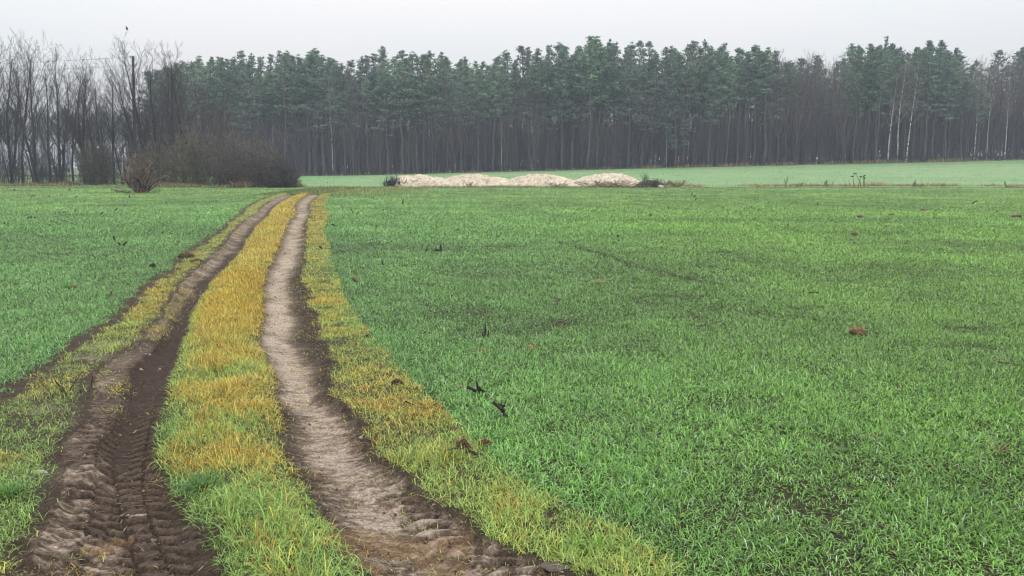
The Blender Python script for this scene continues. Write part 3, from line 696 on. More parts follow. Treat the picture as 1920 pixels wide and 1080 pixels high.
def forest():
    R = random.Random(5)
    for rowi, (dy, step) in enumerate(((0, 20.5), (3.2, 19.5), (6.5, 15))):
        px = 262 + rowi * 7
        while px < 1985:
            px += step * R.uniform(.55, 1.45)
            sparse = .2 if (1445 < px < 1565 or px > 1775) else (.8 if 850 < px < 930 or 640 < px < 690 else 1)
            if R.random() > sparse: continue
            x = (px - 960) / F * 168; Y = yfront(x) + dy + R.uniform(-1.2, 1.2); x = (px - 960) / F * Y * 1.0
            top = np.interp(px, SKY[:, 0], SKY[:, 1]) + (12 if 1445 < px < 1565 else 0) + (R.uniform(0, 60) if rowi < 2 else R.uniform(-3, 14)) 
            z0 = float(T(x, Y)); z1 = zat(px, top, Y)[2]; H = z1 - z0
            ms, h0 = PINES[R.randrange(9)]
            s = H / h0
            place('pine_tree', ms, (x, Y, z0), zlabel(px), 'pine tree', 'pines along the forest edge', R.uniform(0, 6.28), (s * R.uniform(.8, 1.45),) * 2 + (s,))
    # a broad low-branched pine in front and three singled out tops
    g, gn = pine(201, 17, .78, 1.35, .35)
    p = gp(1262, 318); Y = yfront(10) - 3; x = (1262 - 960) / F * Y
    place('pine_tree', [('trunk', g.mesh('trunk', M_BARK)), ('crown', gn.mesh('crown', M_NEEDLE))], (x, Y, float(T(x, Y))), 'broad low-branched pale green pine in front of the forest right of the fourth sand pile', 'pine tree', 'pines along the forest edge')
    g, gn = pine(202, 23.2, .6, .95, .75)
    for px, top, lab in ((1722, 82, 'dense dark conical pine right beside the tall white birches'), (1632, 73, 'pine with a small narrow top poking above its neighbours left of the birches'), (1762, 122, 'short dark pine with drooping boughs right of the conical pine')):
        Y = yfront(85) - 1.5; x = (px - 960) / F * Y; z0 = float(T(x, Y)); s = (zat(px, top, Y)[2] - z0) / 23.2
        m = [('trunk', g.mesh('trunk', M_BARK)), ('crown', gn.mesh('crown', M_NEEDLE))] if px == 1722 else m
        place('pine_tree', m, (x, Y, z0), lab, 'pine tree', 'pines along the forest edge', R.uniform(0, 6), (s * (1.2 if px != 1632 else .8),) * 2 + (s,))
    # birches
    bs = [birch(300 + k, 20) for k in range(4)]
    for k, (px, base, top, lab) in enumerate(((1656, 297, 120, 'left and thinnest of the three white birches beside the dark conical pine'), (1673, 295, 92, 'middle and tallest of the three white birches beside the dark conical pine'), (1690, 287, 104, 'right of the three white birches beside the dark conical pine'),
            (1872, 300, 100, 'white stemmed birch near the right end of the forest edge'), (1908, 299, 108, 'white stemmed birch at the right margin of the forest'), (1838, 292, 104, 'leaning pale birch among grey trees at the right end of the forest'), (1815, 290, 112, 'slim pale birch left of the leaning one at the right end of the forest'), (1955, 300, 105, 'pale birch at the far right end of the forest'),
            (628, 322, 128, 'slender pale birch with crooked stem in the forest edge left of the brush heap'), (940, 318, 150, 'thin pale birch stem inside the forest above the second sand pile'), (1246, 312, 190, 'short white birch stem inside the forest right of the sand piles'))):
        x0 = (px - 960) / F * 165; Y = yfront(x0) - 2.2 if k < 5 else yfront(x0) - 1; x = (px - 960) / F * Y; z0 = float(T(x, Y)); tr, crw, tp = bs[k % 4]; s = (zat(px, top, Y)[2] - z0) / tp[2]
        place('birch_tree', [('trunk', tr), ('crown', crw)], (x, Y, z0), lab, 'birch tree', 'birches along the forest edge', R.uniform(0, 6.28), (min(1, s) * (1.15 if k < 3 else .62 if k > 7 else .85),) * 2 + (s,))
    # bare broadleaf trees of the forest edge
    grey = GREY
    tr_list = [(px, R.uniform(84, 106), 'tall bare broadleaf tree in the gap of the pines left of the birches') for px in (1452, 1468, 1484, 1500, 1515, 1530, 1545, 1560)]
    tr_list += [(px, R.uniform(92, 112), 'tall bare greyish tree at the right end of the forest') for px in (1785, 1800, 1822, 1850, 1862, 1885, 1896, 1922, 1940, 1970)]
    tr_list += [(650, 118, 'bare tree with upright forks in the forest edge above the brush heap'), (672, 175, 'low bare tree with reddish twigs in the forest edge above the brush heap'), (888, 150, 'broad bare oak-like tree in the forest edge above the second sand pile'), (1480, 135, 'dark bare tree with a forked trunk in front of the forest gap')]
    for px in list(range(480, 1440, 17)) + list(range(1570, 1800, 30)):
        tr_list.append((px + R.uniform(-9, 9), R.uniform(140, 225), 'low bare tree in the shade under the pines of the forest edge'))
    for px, top, lab in tr_list:
        x = (px - 960) / F * 165; Y = yfront(x) + R.uniform(-1.5, 2.5); x = (px - 960) / F * Y; z0 = float(T(x, Y)); tr, crw, tp = grey[R.randrange(4)]; s = (zat(px, top, Y)[2] - z0) / tp[2]
        sx = s * R.uniform(.9, 1.2) * (1.5 if px == 888 else 1)
        place('bare_tree', [('trunk', tr), ('crown', crw)], (x, Y, z0), lab, 'tree', 'bare trees along the forest edge', R.uniform(0, 6.28), (sx, sx, s))
forest()

def mass():
    # the depth of the forest behind its edge: more pines than one could count
    R = random.Random(9)
    lite = []
    for s in range(5):
        g, gn = pine(500 + s, 22, .46, 1.15, .2, nf=6); lite.append((g.arrays(), gn.arrays()))
    def scatter(gt, gn, n, fx, fy, hr):
        for _ in range(n):
            x = fx(); y = fy(x); qx = 960 + F * x / max(y, 1)
            if (1440 < qx < 1570 or qx > 1775) and R.random() < .88: continue
            a = R.uniform(0, 6.28); s = R.uniform(*hr) / 22; c, q = cos(a) * s, sin(a) * s
            M = np.array([[c, -q, 0], [q, c, 0], [0, 0, s]])
            A, B = lite[R.randrange(5)]; off = np.array([x, y, float(T(x, y))])
            for dst, (V, f3, f4, C) in ((gt, A), (gn, B)): dst.add(V @ M.T + off, f3, f4, C)
    gt, gn = Geo(), Geo()
    for r in range(9):
        scatter(gt, gn, 42, lambda: R.uniform(-82, 132), lambda x: yfront(x) + 10 + r * 4.2 + R.uniform(-2, 2), (21, 24.5))
    def arrays_of(me):
        n = len(me.vertices); V = np.zeros(n * 3, np.float32); me.vertices.foreach_get('co', V); q = np.zeros(len(me.loops), np.int32); me.loops.foreach_get('vertex_index', q)
        C = np.zeros(n * 4, np.float32); me.color_attributes['col'].data.foreach_get('color', C); return V.reshape(-1, 3), None, q.reshape(-1, 4), C.reshape(-1, 4)[:, :3]
    gb = Geo(); gc = Geo()
    for _ in range(46):
        qx = R.uniform(1440, 1570) if R.random() < .42 else R.uniform(1775, 2000)
        y = 158 + R.uniform(6, 40); x = (qx - 960) / F * y; y = yfront(x) + R.uniform(4, 40); x = (qx - 960) / F * y
        tr, cr, tp = GREY[R.randrange(4)]; a = R.uniform(0, 6.28); sz = R.uniform(20, 23.5) / tp[2]; sx = sz * R.uniform(.7, .95); c, q = cos(a) * sx, sin(a) * sx
        M = np.array([[c, -q, 0], [q, c, 0], [0, 0, sz]])
        for dst, me in ((gb, tr), (gc, cr)):
            V, f3, f4, C = arrays_of(me); dst.add(V @ M.T + np.array([x, y, float(T(x, y))]), None, f4, C)
    ob = gb.build('bare_wood', M_BARK); tag(ob, 'bare broadleaf trees deep inside the forest on the right', 'forest', kind='stuff')
    oc = gc.build('bare_crowns', M_TWIG, ob); oc['kind'] = 'stuff'
    o = gt.build('forest_depth', M_BARK); tag(o, 'dark inner trunks behind the forest edge', 'forest', kind='stuff')
    o2 = gn.build('needles', M_NEEDLE, o); o2['kind'] = 'stuff'
    # far wood behind the copse
    gt, gn = Geo(), Geo()
    scatter(gt, gn, 170, lambda: R.uniform(-330, -120), lambda x: 345 + R.uniform(-12, 25), (20, 26))
    o = gt.build('distant_wood', M_BARK); tag(o, 'hazy distant wood seen between the trunks of the copse', 'forest', kind='stuff')
    o2 = gn.build('needles', M_NEEDLE, o); o2['kind'] = 'stuff'
    # undergrowth
    sap = []
    for k in range(6):
        sk = Skel(); RR = random.Random(600 + k)
        spec = [(6, .06, .06, 11, .12, .35, .85, .36, .55), (4, .13, .12, 3, .25, .4, .9, .5, .6), (2, .1, .1, 0, 0, 0, 0, 0, 0)]
        for q in range(2): grow(sk, np.array([RR.gauss(0, .3), RR.gauss(0, .3), -.05]), nrm(np.array([RR.gauss(0, .1), RR.gauss(0, .1), 1])), RR.uniform(5, 7), .035, 0, spec, RR)
        a, b, ra, rb, lv = sk.arr(); g = Geo(); tubes(g, a, b, np.maximum(ra, .017), np.maximum(rb, .015), 3, (.07, .055, .058)); sap.append(g.arrays())
    g = Geo()
    def put(x, y, s, zs, f):
        a = R.uniform(0, 6.28); c, q = cos(a) * s, sin(a) * s; V, f3, f4, C = sap[R.randrange(6)]
        g.add(V @ np.array([[c, -q, 0], [q, c, 0], [0, 0, zs]]).T + np.array([x, y, float(T(x, y))]), f3, f4, C * f)
    for _ in range(900):
        x = R.uniform(-80, 130); s = R.uniform(.5, 1.35); put(x, yfront(x) + R.uniform(-.3, 9), s, s * R.uniform(.9, 1.7), R.uniform(.7, 1.6))
    for _ in range(1150):
        x = R.uniform(-85, 135); s = R.uniform(1.1, 1.7); put(x, yfront(x) + R.uniform(9, 48), s, s * R.uniform(1, 1.45), R.uniform(.8, 1.3))
    for _ in range(160):
        x = R.uniform(-330, -120); s = R.uniform(1, 2.2); put(x, 338 + R.uniform(-8, 6), s, s, 1)
    tag(g.build('undergrowth', M_TWIG), 'dark tangle of bare saplings under the forest edge', 'undergrowth', kind='stuff')
    # young firs and brushwood closing the depth of the forest
    g = Geo(); n = 60000
    x = U(-90, 140, n); y = 166 - .06 * x + U(44, 60, n); z = T(x, y) + U(0, 17, n) * (.65 + .6 * vnoise(x * .25, y * 0, 77))
    d = rng.normal(0, 1, (n, 3)); d[:, 2] *= 1.6; d /= np.linalg.norm(d, axis=1, keepdims=True); sd = np.cross(d, rng.normal(0, 1, (n, 3))); sd /= np.linalg.norm(sd, axis=1, keepdims=True)
    L = U(.3, .8, (n, 1)); P = np.stack([x, y, z], 1)
    g.add(np.stack([P - sd * L * .35, P + sd * L * .35, P + d * L * 1.6], 1).reshape(-1, 3), np.arange(3 * n).reshape(-1, 3), None, np.repeat(np.array([.045, .042, .042]) * U(.5, 1.5, (n, 1)), 3, 0))
    tag(g.build('brushwood', M_TWIG), 'dark brushwood far inside the forest', 'undergrowth', kind='stuff')
mass()

def copse():
    R = random.Random(21)
    Tt = [bare_tree(700, 18, 2, 1.0), bare_tree(701, 18, 1, 1.1), bare_tree(702, 18, 3, .9), bare_tree(703, 18, 1, 1.25, r=.2), bare_tree(704, 18, 2, .95, up=.16)]
    Dk = [bare_tree(720, 12, 2, 1.4, (.035, .03, .03), (.055, .045, .045), .13, lean=(-.1, 0)), bare_tree(721, 12, 1, 1.6, (.04, .035, .035), (.075, .058, .056), .14)]
    lst = [(-28, 80, 'bare tree at the very left margin of the copse'), (10, 66, 'thin bare tree left of the tallest pair in the copse'), (38, 62, 'tall bare tree left of the tallest bare tree in the copse'), (60, 47, 'tallest bare tree near the left edge of the copse'), (84, 78, 'bare tree just right of the tallest one in the copse'),
           (112, 92, 'slender bare tree left of the twin stemmed one in the copse'), (132, 76, 'tall bare tree with dark straight trunk in the left half of the copse'), (152, 78, 'bare tree with curved limbs left of the sky gap in the copse'), (176, 112, 'bare tree at the sky gap left of the wooden pole'), (205, 128, 'lower bare tree just left of the wooden pole'), (228, 108, 'thin bare tree touching the wooden pole on its left'),
           (262, 62, 'tall pale bare tree just behind the wooden pole'), (285, 72, 'tall pale bare tree right of the wooden pole'), (308, 76, 'slim bare tree second right of the wooden pole'), (336, 72, 'tall bare tree at the right end of the high copse'), (358, 100, 'bare tree before the first dark pines right of the copse'),
           (-60, 70, 'bare tree left of the picture margin at the copse end')]
    bird_xy = None
    for k, (px, top, lab) in enumerate(lst[:-1]):
        Y = 97 + R.uniform(-3, 5); pale = 240 < px < 350
        tr, cr, tp = Tt[[1, 2, 0, 3, 4, 1, 0, 3, 2, 4, 1, 3, 0, 1, 4, 2][k]]
        z1 = zat(px, top, Y)[2]; s = z1 / tp[2]; x = (px - 960) / F * Y * 1.01
        rz = R.uniform(0, 6.28)
        e = place('bare_tree', [('trunk', tr), ('crown', cr)], (x, Y, 0), lab, 'tree', 'bare trees of the copse', rz, (s * R.uniform(.85, 1.1),) * 2 + (s,))
        if px == 262:
            q = np.array([tp[0] * e.scale[0], tp[1] * e.scale[1]]); off = np.array([cos(rz) * q[0] - sin(rz) * q[1], sin(rz) * q[0] + cos(rz) * q[1]])
            want = zat(244, 58, Y); e.location.x = want[0] - off[0]; e.location.z = 0; e.scale[2] = s * (want[2] / z1)
            bird_xy = (want[0], Y + off[1], want[2])
    for px, top, dy, v, lab in ((72, 190, -3, 0, 'dark crooked tree with tangled low boughs in the left of the copse'), (118, 205, -4, 0, 'dark leaning bare tree bent to the left before the copse'), (200, 165, -2, 1, 'dark bushy bare tree left of the wooden pole base'), (236, 150, 0, 1, 'brownish twiggy tree around the wooden pole'), (300, 165, -1, 1, 'brownish twiggy tree right of the wooden pole'), (335, 190, 0, 1, 'brownish bare tree behind the round bushes'),
             (372, 128, -3, 1, 'wide dark bare tree with spreading forks above the bushes'), (405, 175, 1, 1, 'reddish bare tree before the hazy pines'), (440, 200, -4, 1, 'low reddish bare tree above the right bushes'), (25, 215, 2, 1, 'low dark tree at the foot of the left copse'), (165, 195, 3, 1, 'dark low tree between the copse trunks left of the round bush'), (275, 200, 4, 1, 'dark low tree behind the wooden pole')):
        Y = 96 + dy; tr, cr, tp = Dk[v]; s = zat(px, top, Y)[2] / tp[2]
        place('bare_tree', [('trunk', tr), ('crown', cr)], ((px - 960) / F * Y, Y, 0), lab, 'tree', 'bare trees of the copse', R.uniform(0, 6.28) if v else .2, (s * 1.1, s * 1.1, s))
    for k, (px, top, lab) in enumerate(((-8, 262, 'dark twiggy bush at the left margin under the copse'), (34, 275, 'dark twiggy bush under the tallest copse trees'), (80, 268, 'dark twiggy bush under the leaning tree of the copse'), (118, 290, 'low dark bush left of the dark rounded bush'), (255, 235, 'dark tall brush around the foot of the wooden pole'), (190, 235, 'dark tall brush behind the dark rounded bush'))):
        Y = 99 + R.uniform(-1, 3); H = zat(px, top, Y)[2]; rad = 30 / F * Y
        place('bush', shrub(60 + k, rad, H, 80, (.06, .05, .048), (.03, .03, .024), 700, base_r=rad * .8, sub=5), ((px - 960) / F * Y, Y, 0), lab, 'bush', 'bushes at the foot of the copse')
    return bird_xy


# ------------------------------------------------------------------ shrubs
def shrub(seed, rad, H, stems, ct, leaf=None, nleaf=0, base_r=.5, spread=1.0, sub=7, thick=.02, lvl3=True, ar=1.0):
    R = random.Random(seed); sk = Skel()
    spec = [(6, .15, .0, sub, .3, .4, 1.0, .30, .6), (4, .2, .04, 4, .15, .45, 1.1, .5, .65), (2, .2, .03, 0, 0, 0, 0, 0, 0)]
    if not lvl3: spec = spec[:1] + [(3, .12, .05, 0, 0, 0, 0, 0, 0)]
    for k in range(stems):
        a = R.uniform(0, 6.28); q = R.random() ** .6 * R.uniform(.7, 1.12); q = min(q, 1.08)
        tgt = np.array([cos(a) * rad * q * spread * ar, sin(a) * rad * q * spread, H * math.sqrt(max(.04, 1 - q * q)) * R.choice([.45, .6, .75, .85, .95, 1.0, 1.12])])
        b = np.array([cos(a) * base_r * q * ar, sin(a) * base_r * q, -.05]); d = tgt - b
        grow(sk, b, nrm(d + np.array([0, 0, .25 * np.linalg.norm(d) * .3])), np.linalg.norm(d), thick * R.uniform(.7, 1.3), 0, spec, R)
    a, b, ra, rb, lv = sk.arr(); ra = np.maximum(ra, .013); rb = np.maximum(rb, .0105)
    rs = np.random.RandomState(seed); j = rs.choice([.5, .8, 1.2, 2.1], (len(a), 1))
    g1 = Geo(); st = lv == 0; tubes(g1, a[st], b[st], ra[st], rb[st], 4, np.array(ct)[None] * .6 * j[st])
    g2 = Geo(); tubes(g2, a[~st], b[~st], ra[~st], rb[~st], 3, np.array(ct)[None] * j[~st])
    if nleaf:
        u = rs.normal(0, 1, (nleaf, 3)); u /= np.linalg.norm(u, axis=1, keepdims=True); u[:, 2] = np.abs(u[:, 2]); u *= rs.uniform(0, 1, (nleaf, 1)) ** .4; u[: nleaf // 2, 2] *= .45
        cc = u * np.array([rad * .93 * ar, rad * .93, H * .88]) * (.75 + .5 * fbm(u[:, 0] * 3 + seed, u[:, 2] * 3 + u[:, 1] * 2, seed)[:, None])
        d = rs.normal(0, 1, (nleaf, 3)); d /= np.linalg.norm(d, axis=1, keepdims=True); s = np.cross(d, rs.normal(0, 1, (nleaf, 3))); s /= np.linalg.norm(s, axis=1, keepdims=True)
        L = rs.uniform(.05, .13, (nleaf, 1)); V = np.stack([cc - s * L * .45, cc + s * L * .45, cc + d * L * 1.3], 1).reshape(-1, 3)
        V[:, 2] = np.maximum(V[:, 2], .02)
        lc = np.array(leaf)[None] * rs.uniform(.5, 1.5, (nleaf, 1)) * np.where(rs.uniform(0, 1, (nleaf, 1)) < .2, np.array([[1.8, 1.2, .8]]), 1)
        g2.add(V, np.arange(nleaf * 3).reshape(-1, 3), None, np.repeat(lc, 3, 0))
    return [('stems', g1.mesh('stems', M_BARK)), ('twigs', g2.mesh('twigs', M_TWIG))]
def shrubs():
    gr = 'bushes at the foot of the copse'
    data = [ # px left, right, top row, base row, seed, stems, twig colour, leaf colour, leaves, label
        (140, 240, 262, 349, 1, 150, (.085, .075, .055), (.035, .042, .024), 7000, 'dark green-grey rounded bush left of the lone shrub'),
        (262, 352, 250, 349, 2, 130, (.12, .10, .07), (.05, .055, .028), 5500, 'olive twiggy bush behind the lone shrub'),
        (312, 432, 244, 350, 3, 160, (.13, .11, .075), (.05, .055, .026), 7500, 'big olive brown bush in the middle of the hedge mass'),
        (395, 500, 246, 351, 4, 150, (.115, .098, .08), (.045, .04, .024), 5000, 'brown rounded bush right of the big olive one'),
        (450, 545, 262, 352, 5, 150, (.108, .09, .077), (.045, .038, .025), 4500, 'reddish brown bush second from the right end of the hedge mass'),
        (498, 574, 290, 353, 6, 140, (.08, .068, .06), (.035, .03, .022), 4500, 'dark low bush at the right end beside the track'),
        (385, 470, 225, 350, 8, 100, (.10, .075, .072), (.04, .034, .025), 1200, 'tall reddish twiggy bush rising behind the hedge mass'),
        (455, 520, 236, 350, 9, 90, (.10, .075, .068), (.04, .034, .025), 1200, 'upright twiggy bush behind the right bushes')]
    for (a, b, top, base, sd, st, ct, lc, nl, lab) in data:
        Y = gp((a + b) / 2, base)[1] + 2.0 + (2.5 if sd in (8, 9, 2) else 0); c = (a + b) / 2
        rad = (b - a) / 2 / F * Y; H = zat(c, top, Y)[2]
        place('bush', shrub(sd, rad, H, int(st * .8), ct, lc, int(nl * .8), base_r=rad * .35), ((c - 960) / F * Y, Y, 0), lab, 'bush', gr)
    p = gp(265, 362); rad = 42 / F * p[1]; H = zat(265, 282, p[1])[2]
    m = shrub(31, rad, H, 46, (.15, .11, .08), None, 0, .40, 1.3, 8, .07)
    place('lone_shrub', m, p, 'lone many-stemmed shrub standing in the green field before the copse', 'shrub')
    # brown bracken clumps at the copse foot
    for px, row, s, lab in ((128, 346, 1.0, 'tan dead grass clump at the foot of the dark round bush'), (302, 346, .8, 'tan dead grass clump right behind the lone shrub'), (455, 349, 1.2, 'tan dead grass clump under the brown bushes')):
        p = gp(px, row + 3); n = 260; g = Geo(); a = U(0, 2 * pi, n); q = U(0, 1, n) ** .6 * 1.1 * s
        B = np.stack([np.cos(a) * q, np.sin(a) * q * .7, 0 * a], 1)
        blades(g, B, U(0, 2 * pi, n), U(.4, 1.1, n) * s * .9, U(.03, .06, n), np.abs(rng.normal(.4, .3, n)), U(.3, 1.6, n), 3, np.array([.25, .165, .095]) * U(.5, 1.2, (n, 1)))
        o = g.build('dead_grass_clump', M_DRY); o.location = p; tag(o, lab, 'grass clump')
shrubs()
BIRD = copse()

# ------------------------------------------------------------------ pole, wires, birds
def pole():
    Y = 93.0; base = np.array([(259 - 960) / F * Y, Y, 0]); top = zat(249.5, 107, Y)
    e = empty('utility_pole', base, 'old dark wooden utility pole among the bare trees of the copse', 'pole')
    t = top - base; g = Geo()
    ts = np.linspace(0, 1, 8); chain(g, [t * q - np.array([0, 0, .2]) * (q == 0) for q in ts], .17 - .05 * ts, 12, (.035, .03, .028)); g.build('shaft', M_POLE, e)
    g = Geo(); 
    for s, dz in ((-1, -.15), (1, -1.0)):
        q = t + np.array([s * .12, 0, dz]); chain(g, [q, q + np.array([s * .14, 0, 0]), q + np.array([s * .18, 0, .12])], [.02, .02, .02], 6, (.05, .05, .05))
        g.build('bracket', M_POLE, e); g = Geo()
        g2 = Geo(); i0 = q + np.array([s * .18, 0, .1]); chain(g2, [i0, i0 + [0, 0, .05], i0 + [0, 0, .1], i0 + [0, 0, .16], i0 + [0, 0, .2]], [.05, .07, .045, .065, .02], 10, (.06, .055, .05)); g2.build('insulator', M_STONE, e)
    g = Geo(); chain(g, [t + [0, 0, -.02], t + [0, 0, .06], t + [0, 0, .14]], [.16, .16, .02], 12, (.03, .03, .03)); g.build('cap', M_POLE, e)
    g = Geo(); q = t * .84 + np.array([.12, -.12, 0]); chain(g, [q - [0, 0, .9], q - [0, 0, .88], q + [0, 0, .88], q + [0, 0, .9]], [.02, .1, .1, .02], 8, (.03, .03, .03)); g.build('junction_box', M_POLE, e)
    for k, dz in enumerate((.02, -.85)):
        g = Geo(); a = base + t + np.array([(-.3, .3)[k], 0, dz]); b = a + np.array([-70, 14, .5]); n = 30
        pts = [lerp(a, b, i / n) + np.array([0, 0, -1.6 * 4 * (i / n) * (1 - i / n) * .4]) for i in range(n + 1)]
        chain(g, pts, [.014] * (n + 1), 4, (.04, .04, .045))
        tag(g.build('overhead_wire', M_POLE), 'thin %s overhead wire running left from the wooden pole' % ('upper', 'lower')[k], 'wire')
pole()
def bird(loc, s, label, rz):
    g = Geo()
    pts = np.array([(-.55, 0, -.42), (-.42, 0, -.22), (-.25, 0, .02), (-.02, 0, .22), (.14, 0, .42), (.2, 0, .56), (.26, 0, .68), (.34, 0, .7), (.40, 0, .68), (.5, 0, .64)]) * s
    chain(g, pts, np.array([.05, .07, .17, .21, .18, .11, .115, .09, .04, .006]) * s, 10, (.02, .02, .022))
    e = empty('bird', loc, label, 'bird', None, rz)
    g.build('body', M_FEATHER, e)
    for k in (-1, 1):
        g = Geo(); chain(g, np.array([(.1, k * .17, .4), (-.1, k * .22, .18), (-.35, k * .16, -.12), (-.55, k * .08, -.32)]) * s, np.array([.03, .08, .06, .01]) * s, 6, (.015, .015, .017)); g.build('wing', M_FEATHER, e)
        g = Geo(); chain(g, np.array([(.02, k * .06, .06), (.04, k * .06, -.05), (.03, k * .06, -.17)]) * s, np.array([.03, .015, .012]) * s, 5, (.03, .03, .03)); g.build('leg', M_FEATHER, e)
bird((BIRD[0], BIRD[1], BIRD[2] + .08), .46, 'dark bird perched on the topmost twig above the wooden pole', 2.2)

# ------------------------------------------------------------------ sand piles and heaps
def heap(name, px0, px1, prof, Y, depth, mat, col, label, cat, seed, rough=.12):
    """prof: (px, row) outline of the crest as seen; the body is a rounded mound of its own depth"""
    prof = np.array(prof, float); xa = (px0 - 960) / F * Y; xb = (px1 - 960) / F * Y
    px = np.linspace(px0, px1, 90); crest = np.array([max(0, zat(p, np.interp(p, prof[:, 0], prof[:, 1]), Y)[2]) for p in px])
    k = np.ones(5) / 5; crest = np.convolve(np.pad(crest, 2, 'edge'), k, 'valid')
    x = (px - 960) / F * Y; v = np.linspace(-1, 1, 50); X, V = np.meshgrid(x, v)
    half = depth * (.35 + .65 * np.clip(crest / crest.max(), 0, 1)) ; Yg = V * half[None] 
    Z = crest[None] * (1 - np.abs(V) ** 2.0) ** .9
    n = fbm(X * 2.2, Yg * 2.2, seed, 5); n2 = fbm(X * 7, Yg * 7, seed + 3, 3)
    Z = Z * (1 + (n - .5) * rough * 2.0) + (n2 - .5) * .12 * np.clip(Z * 3, 0, 1) - .06
    Yg = Yg + (n2 - .5) * .15
    C = np.array(col)[None, None] * (.78 + .44 * n)[..., None] * np.where(n2 > .62, .6, 1)[..., None] * (.8 + .4 * fbm(X * 1.2, Yg * 1.2 + Z * .6, seed + 5))[..., None]
    C = lerp(C, np.array([.1, .085, .05]), (sstep(.28, .05, Z) * sstep(.4, .6, fbm(X * 1.4, Yg, seed + 9)))[..., None] * .9)
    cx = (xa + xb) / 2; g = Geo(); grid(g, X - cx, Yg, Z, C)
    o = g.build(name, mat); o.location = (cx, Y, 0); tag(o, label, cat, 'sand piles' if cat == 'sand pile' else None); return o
SANDC = (.43, .37, .28)
heap('sand_pile', 740, 886, [(740, 345), (746, 331), (752, 328.5), (768, 327.5), (774, 330), (782, 327), (800, 327), (812, 331), (830, 332.5), (845, 334.5), (868, 342), (886, 350)], 87.8, 2.4, M_SAND, SANDC, 'leftmost pale sand pile with two low humps beside the dark brush heap', 'sand pile', 91)
heap('sand_pile', 798, 992, [(798, 349), (818, 341), (836, 334.5), (850, 330), (868, 326.5), (900, 326), (918, 328.5), (935, 331), (955, 335), (975, 342), (992, 350)], 88.2, 2.6, M_SAND, SANDC, 'second pale sand pile from the left, long and low', 'sand pile', 92)
heap('sand_pile', 922, 1106, [(922, 349), (940, 341), (956, 335), (975, 329), (1000, 325.5), (1025, 326), (1045, 329), (1062, 333.5), (1076, 337), (1090, 343), (1106, 351)], 88.0, 2.6, M_SAND, SANDC, 'third pale sand pile from the left, evenly domed', 'sand pile', 93)
heap('sand_pile', 1040, 1206, [(1040, 350), (1058, 343), (1074, 337), (1098, 329), (1120, 325), (1150, 324), (1168, 326), (1182, 331), (1194, 337), (1206, 347)], 87.8, 2.6, M_SAND, SANDC, 'rightmost pale sand pile with brown weeds and dark roots along its foot', 'sand pile', 94)
heap('soil_heap', 1186, 1250, [(1186, 348), (1200, 342), (1212, 339), (1225, 336), (1238, 341), (1250, 349)], 86.0, 1.1, M_CLOD, (.045, .036, .03), 'dark earth heap with roots at the right end of the sand piles', 'heap', 95, .5)
heap('soil_heap', 1296, 1316, [(1296, 350), (1300, 347), (1308, 346), (1313, 347.5), (1316, 350)], 85.0, .5, M_CLOD, (.2, .14, .10), 'small flat brown earth heap right of the dry weeds by the sand piles', 'heap', 96, .4)

def stickg(g, a, b, r0, r1, col, bend=.1, k=6, seed=0, fork=0):
    R = random.Random(seed); a = np.array(a, float); b = np.array(b, float); L = np.linalg.norm(b - a)
    o = np.array([R.gauss(0, 1), R.gauss(0, 1), R.gauss(0, .5)]) * bend * L
    ts = np.linspace(0, 1, 7); pts = [lerp(a, b, t) + o * 4 * t * (1 - t) * .5 for t in ts]
    rad = [lerp(r0, r1, t) * R.uniform(.8, 1.2) for t in ts]; rad[-1] *= .25
    cc = np.array([np.array(col) * R.uniform(.7, 1.3) for _ in ts]); chain(g, pts, rad, k, cc)
def brush():
    Y = 86.3; e = empty('brush_heap', gp(728, 352) * [1, 0, 0] + [0, Y, 0], 'heap of black branches and roots left of the sand piles', 'brush heap')
    R = random.Random(3); ox = e.location.x
    g = Geo()
    for k in range(150):
        x = R.uniform(-.9, 1.5); z = R.uniform(0, 1.0) * (1 - abs(x - .1) / 2.0); a = R.uniform(0, 6.28); L = R.uniform(.35, .9)
        el = R.uniform(-.3, 1.2) if R.random() < .5 else R.uniform(.7, 1.5)
        p = np.array([x, R.uniform(-.6, .6), max(.02, z * .8)]); stickg(g, p, p + np.array([cos(a) * cos(el), sin(a) * cos(el), sin(el)]) * L, R.uniform(.02, .05), .012, (.018, .016, .018), .2, 5, k)
    g.build('branches', M_WOOD, e)
    g = Geo()
    for k in range(26):
        x = R.uniform(-.7, 1.3); V = R.uniform(.15, .35)
        p = np.array([x, R.uniform(-.5, .5), R.uniform(.1, .5)]); stickg(g, p + [-V, 0, -V * .6], p + [V, R.uniform(-.2, .2), V * .4], .11, .06, (.02, .018, .022), .3, 7, 50 + k)
    g.build('root_stump', M_WOOD, e)
    g = Geo()
    for k in range(16):
        x = R.uniform(-1.4, 1.4); p = np.array([x, -.4 + R.uniform(-.3, .3), 0.0]); stickg(g, p, p + [R.uniform(-.3, .3), 0, R.uniform(.5, 1.4)], .016, .008, (.05, .045, .035), .1, 4, 90 + k)
    g.build('weed_stalks', M_TWIG, e)
brush()
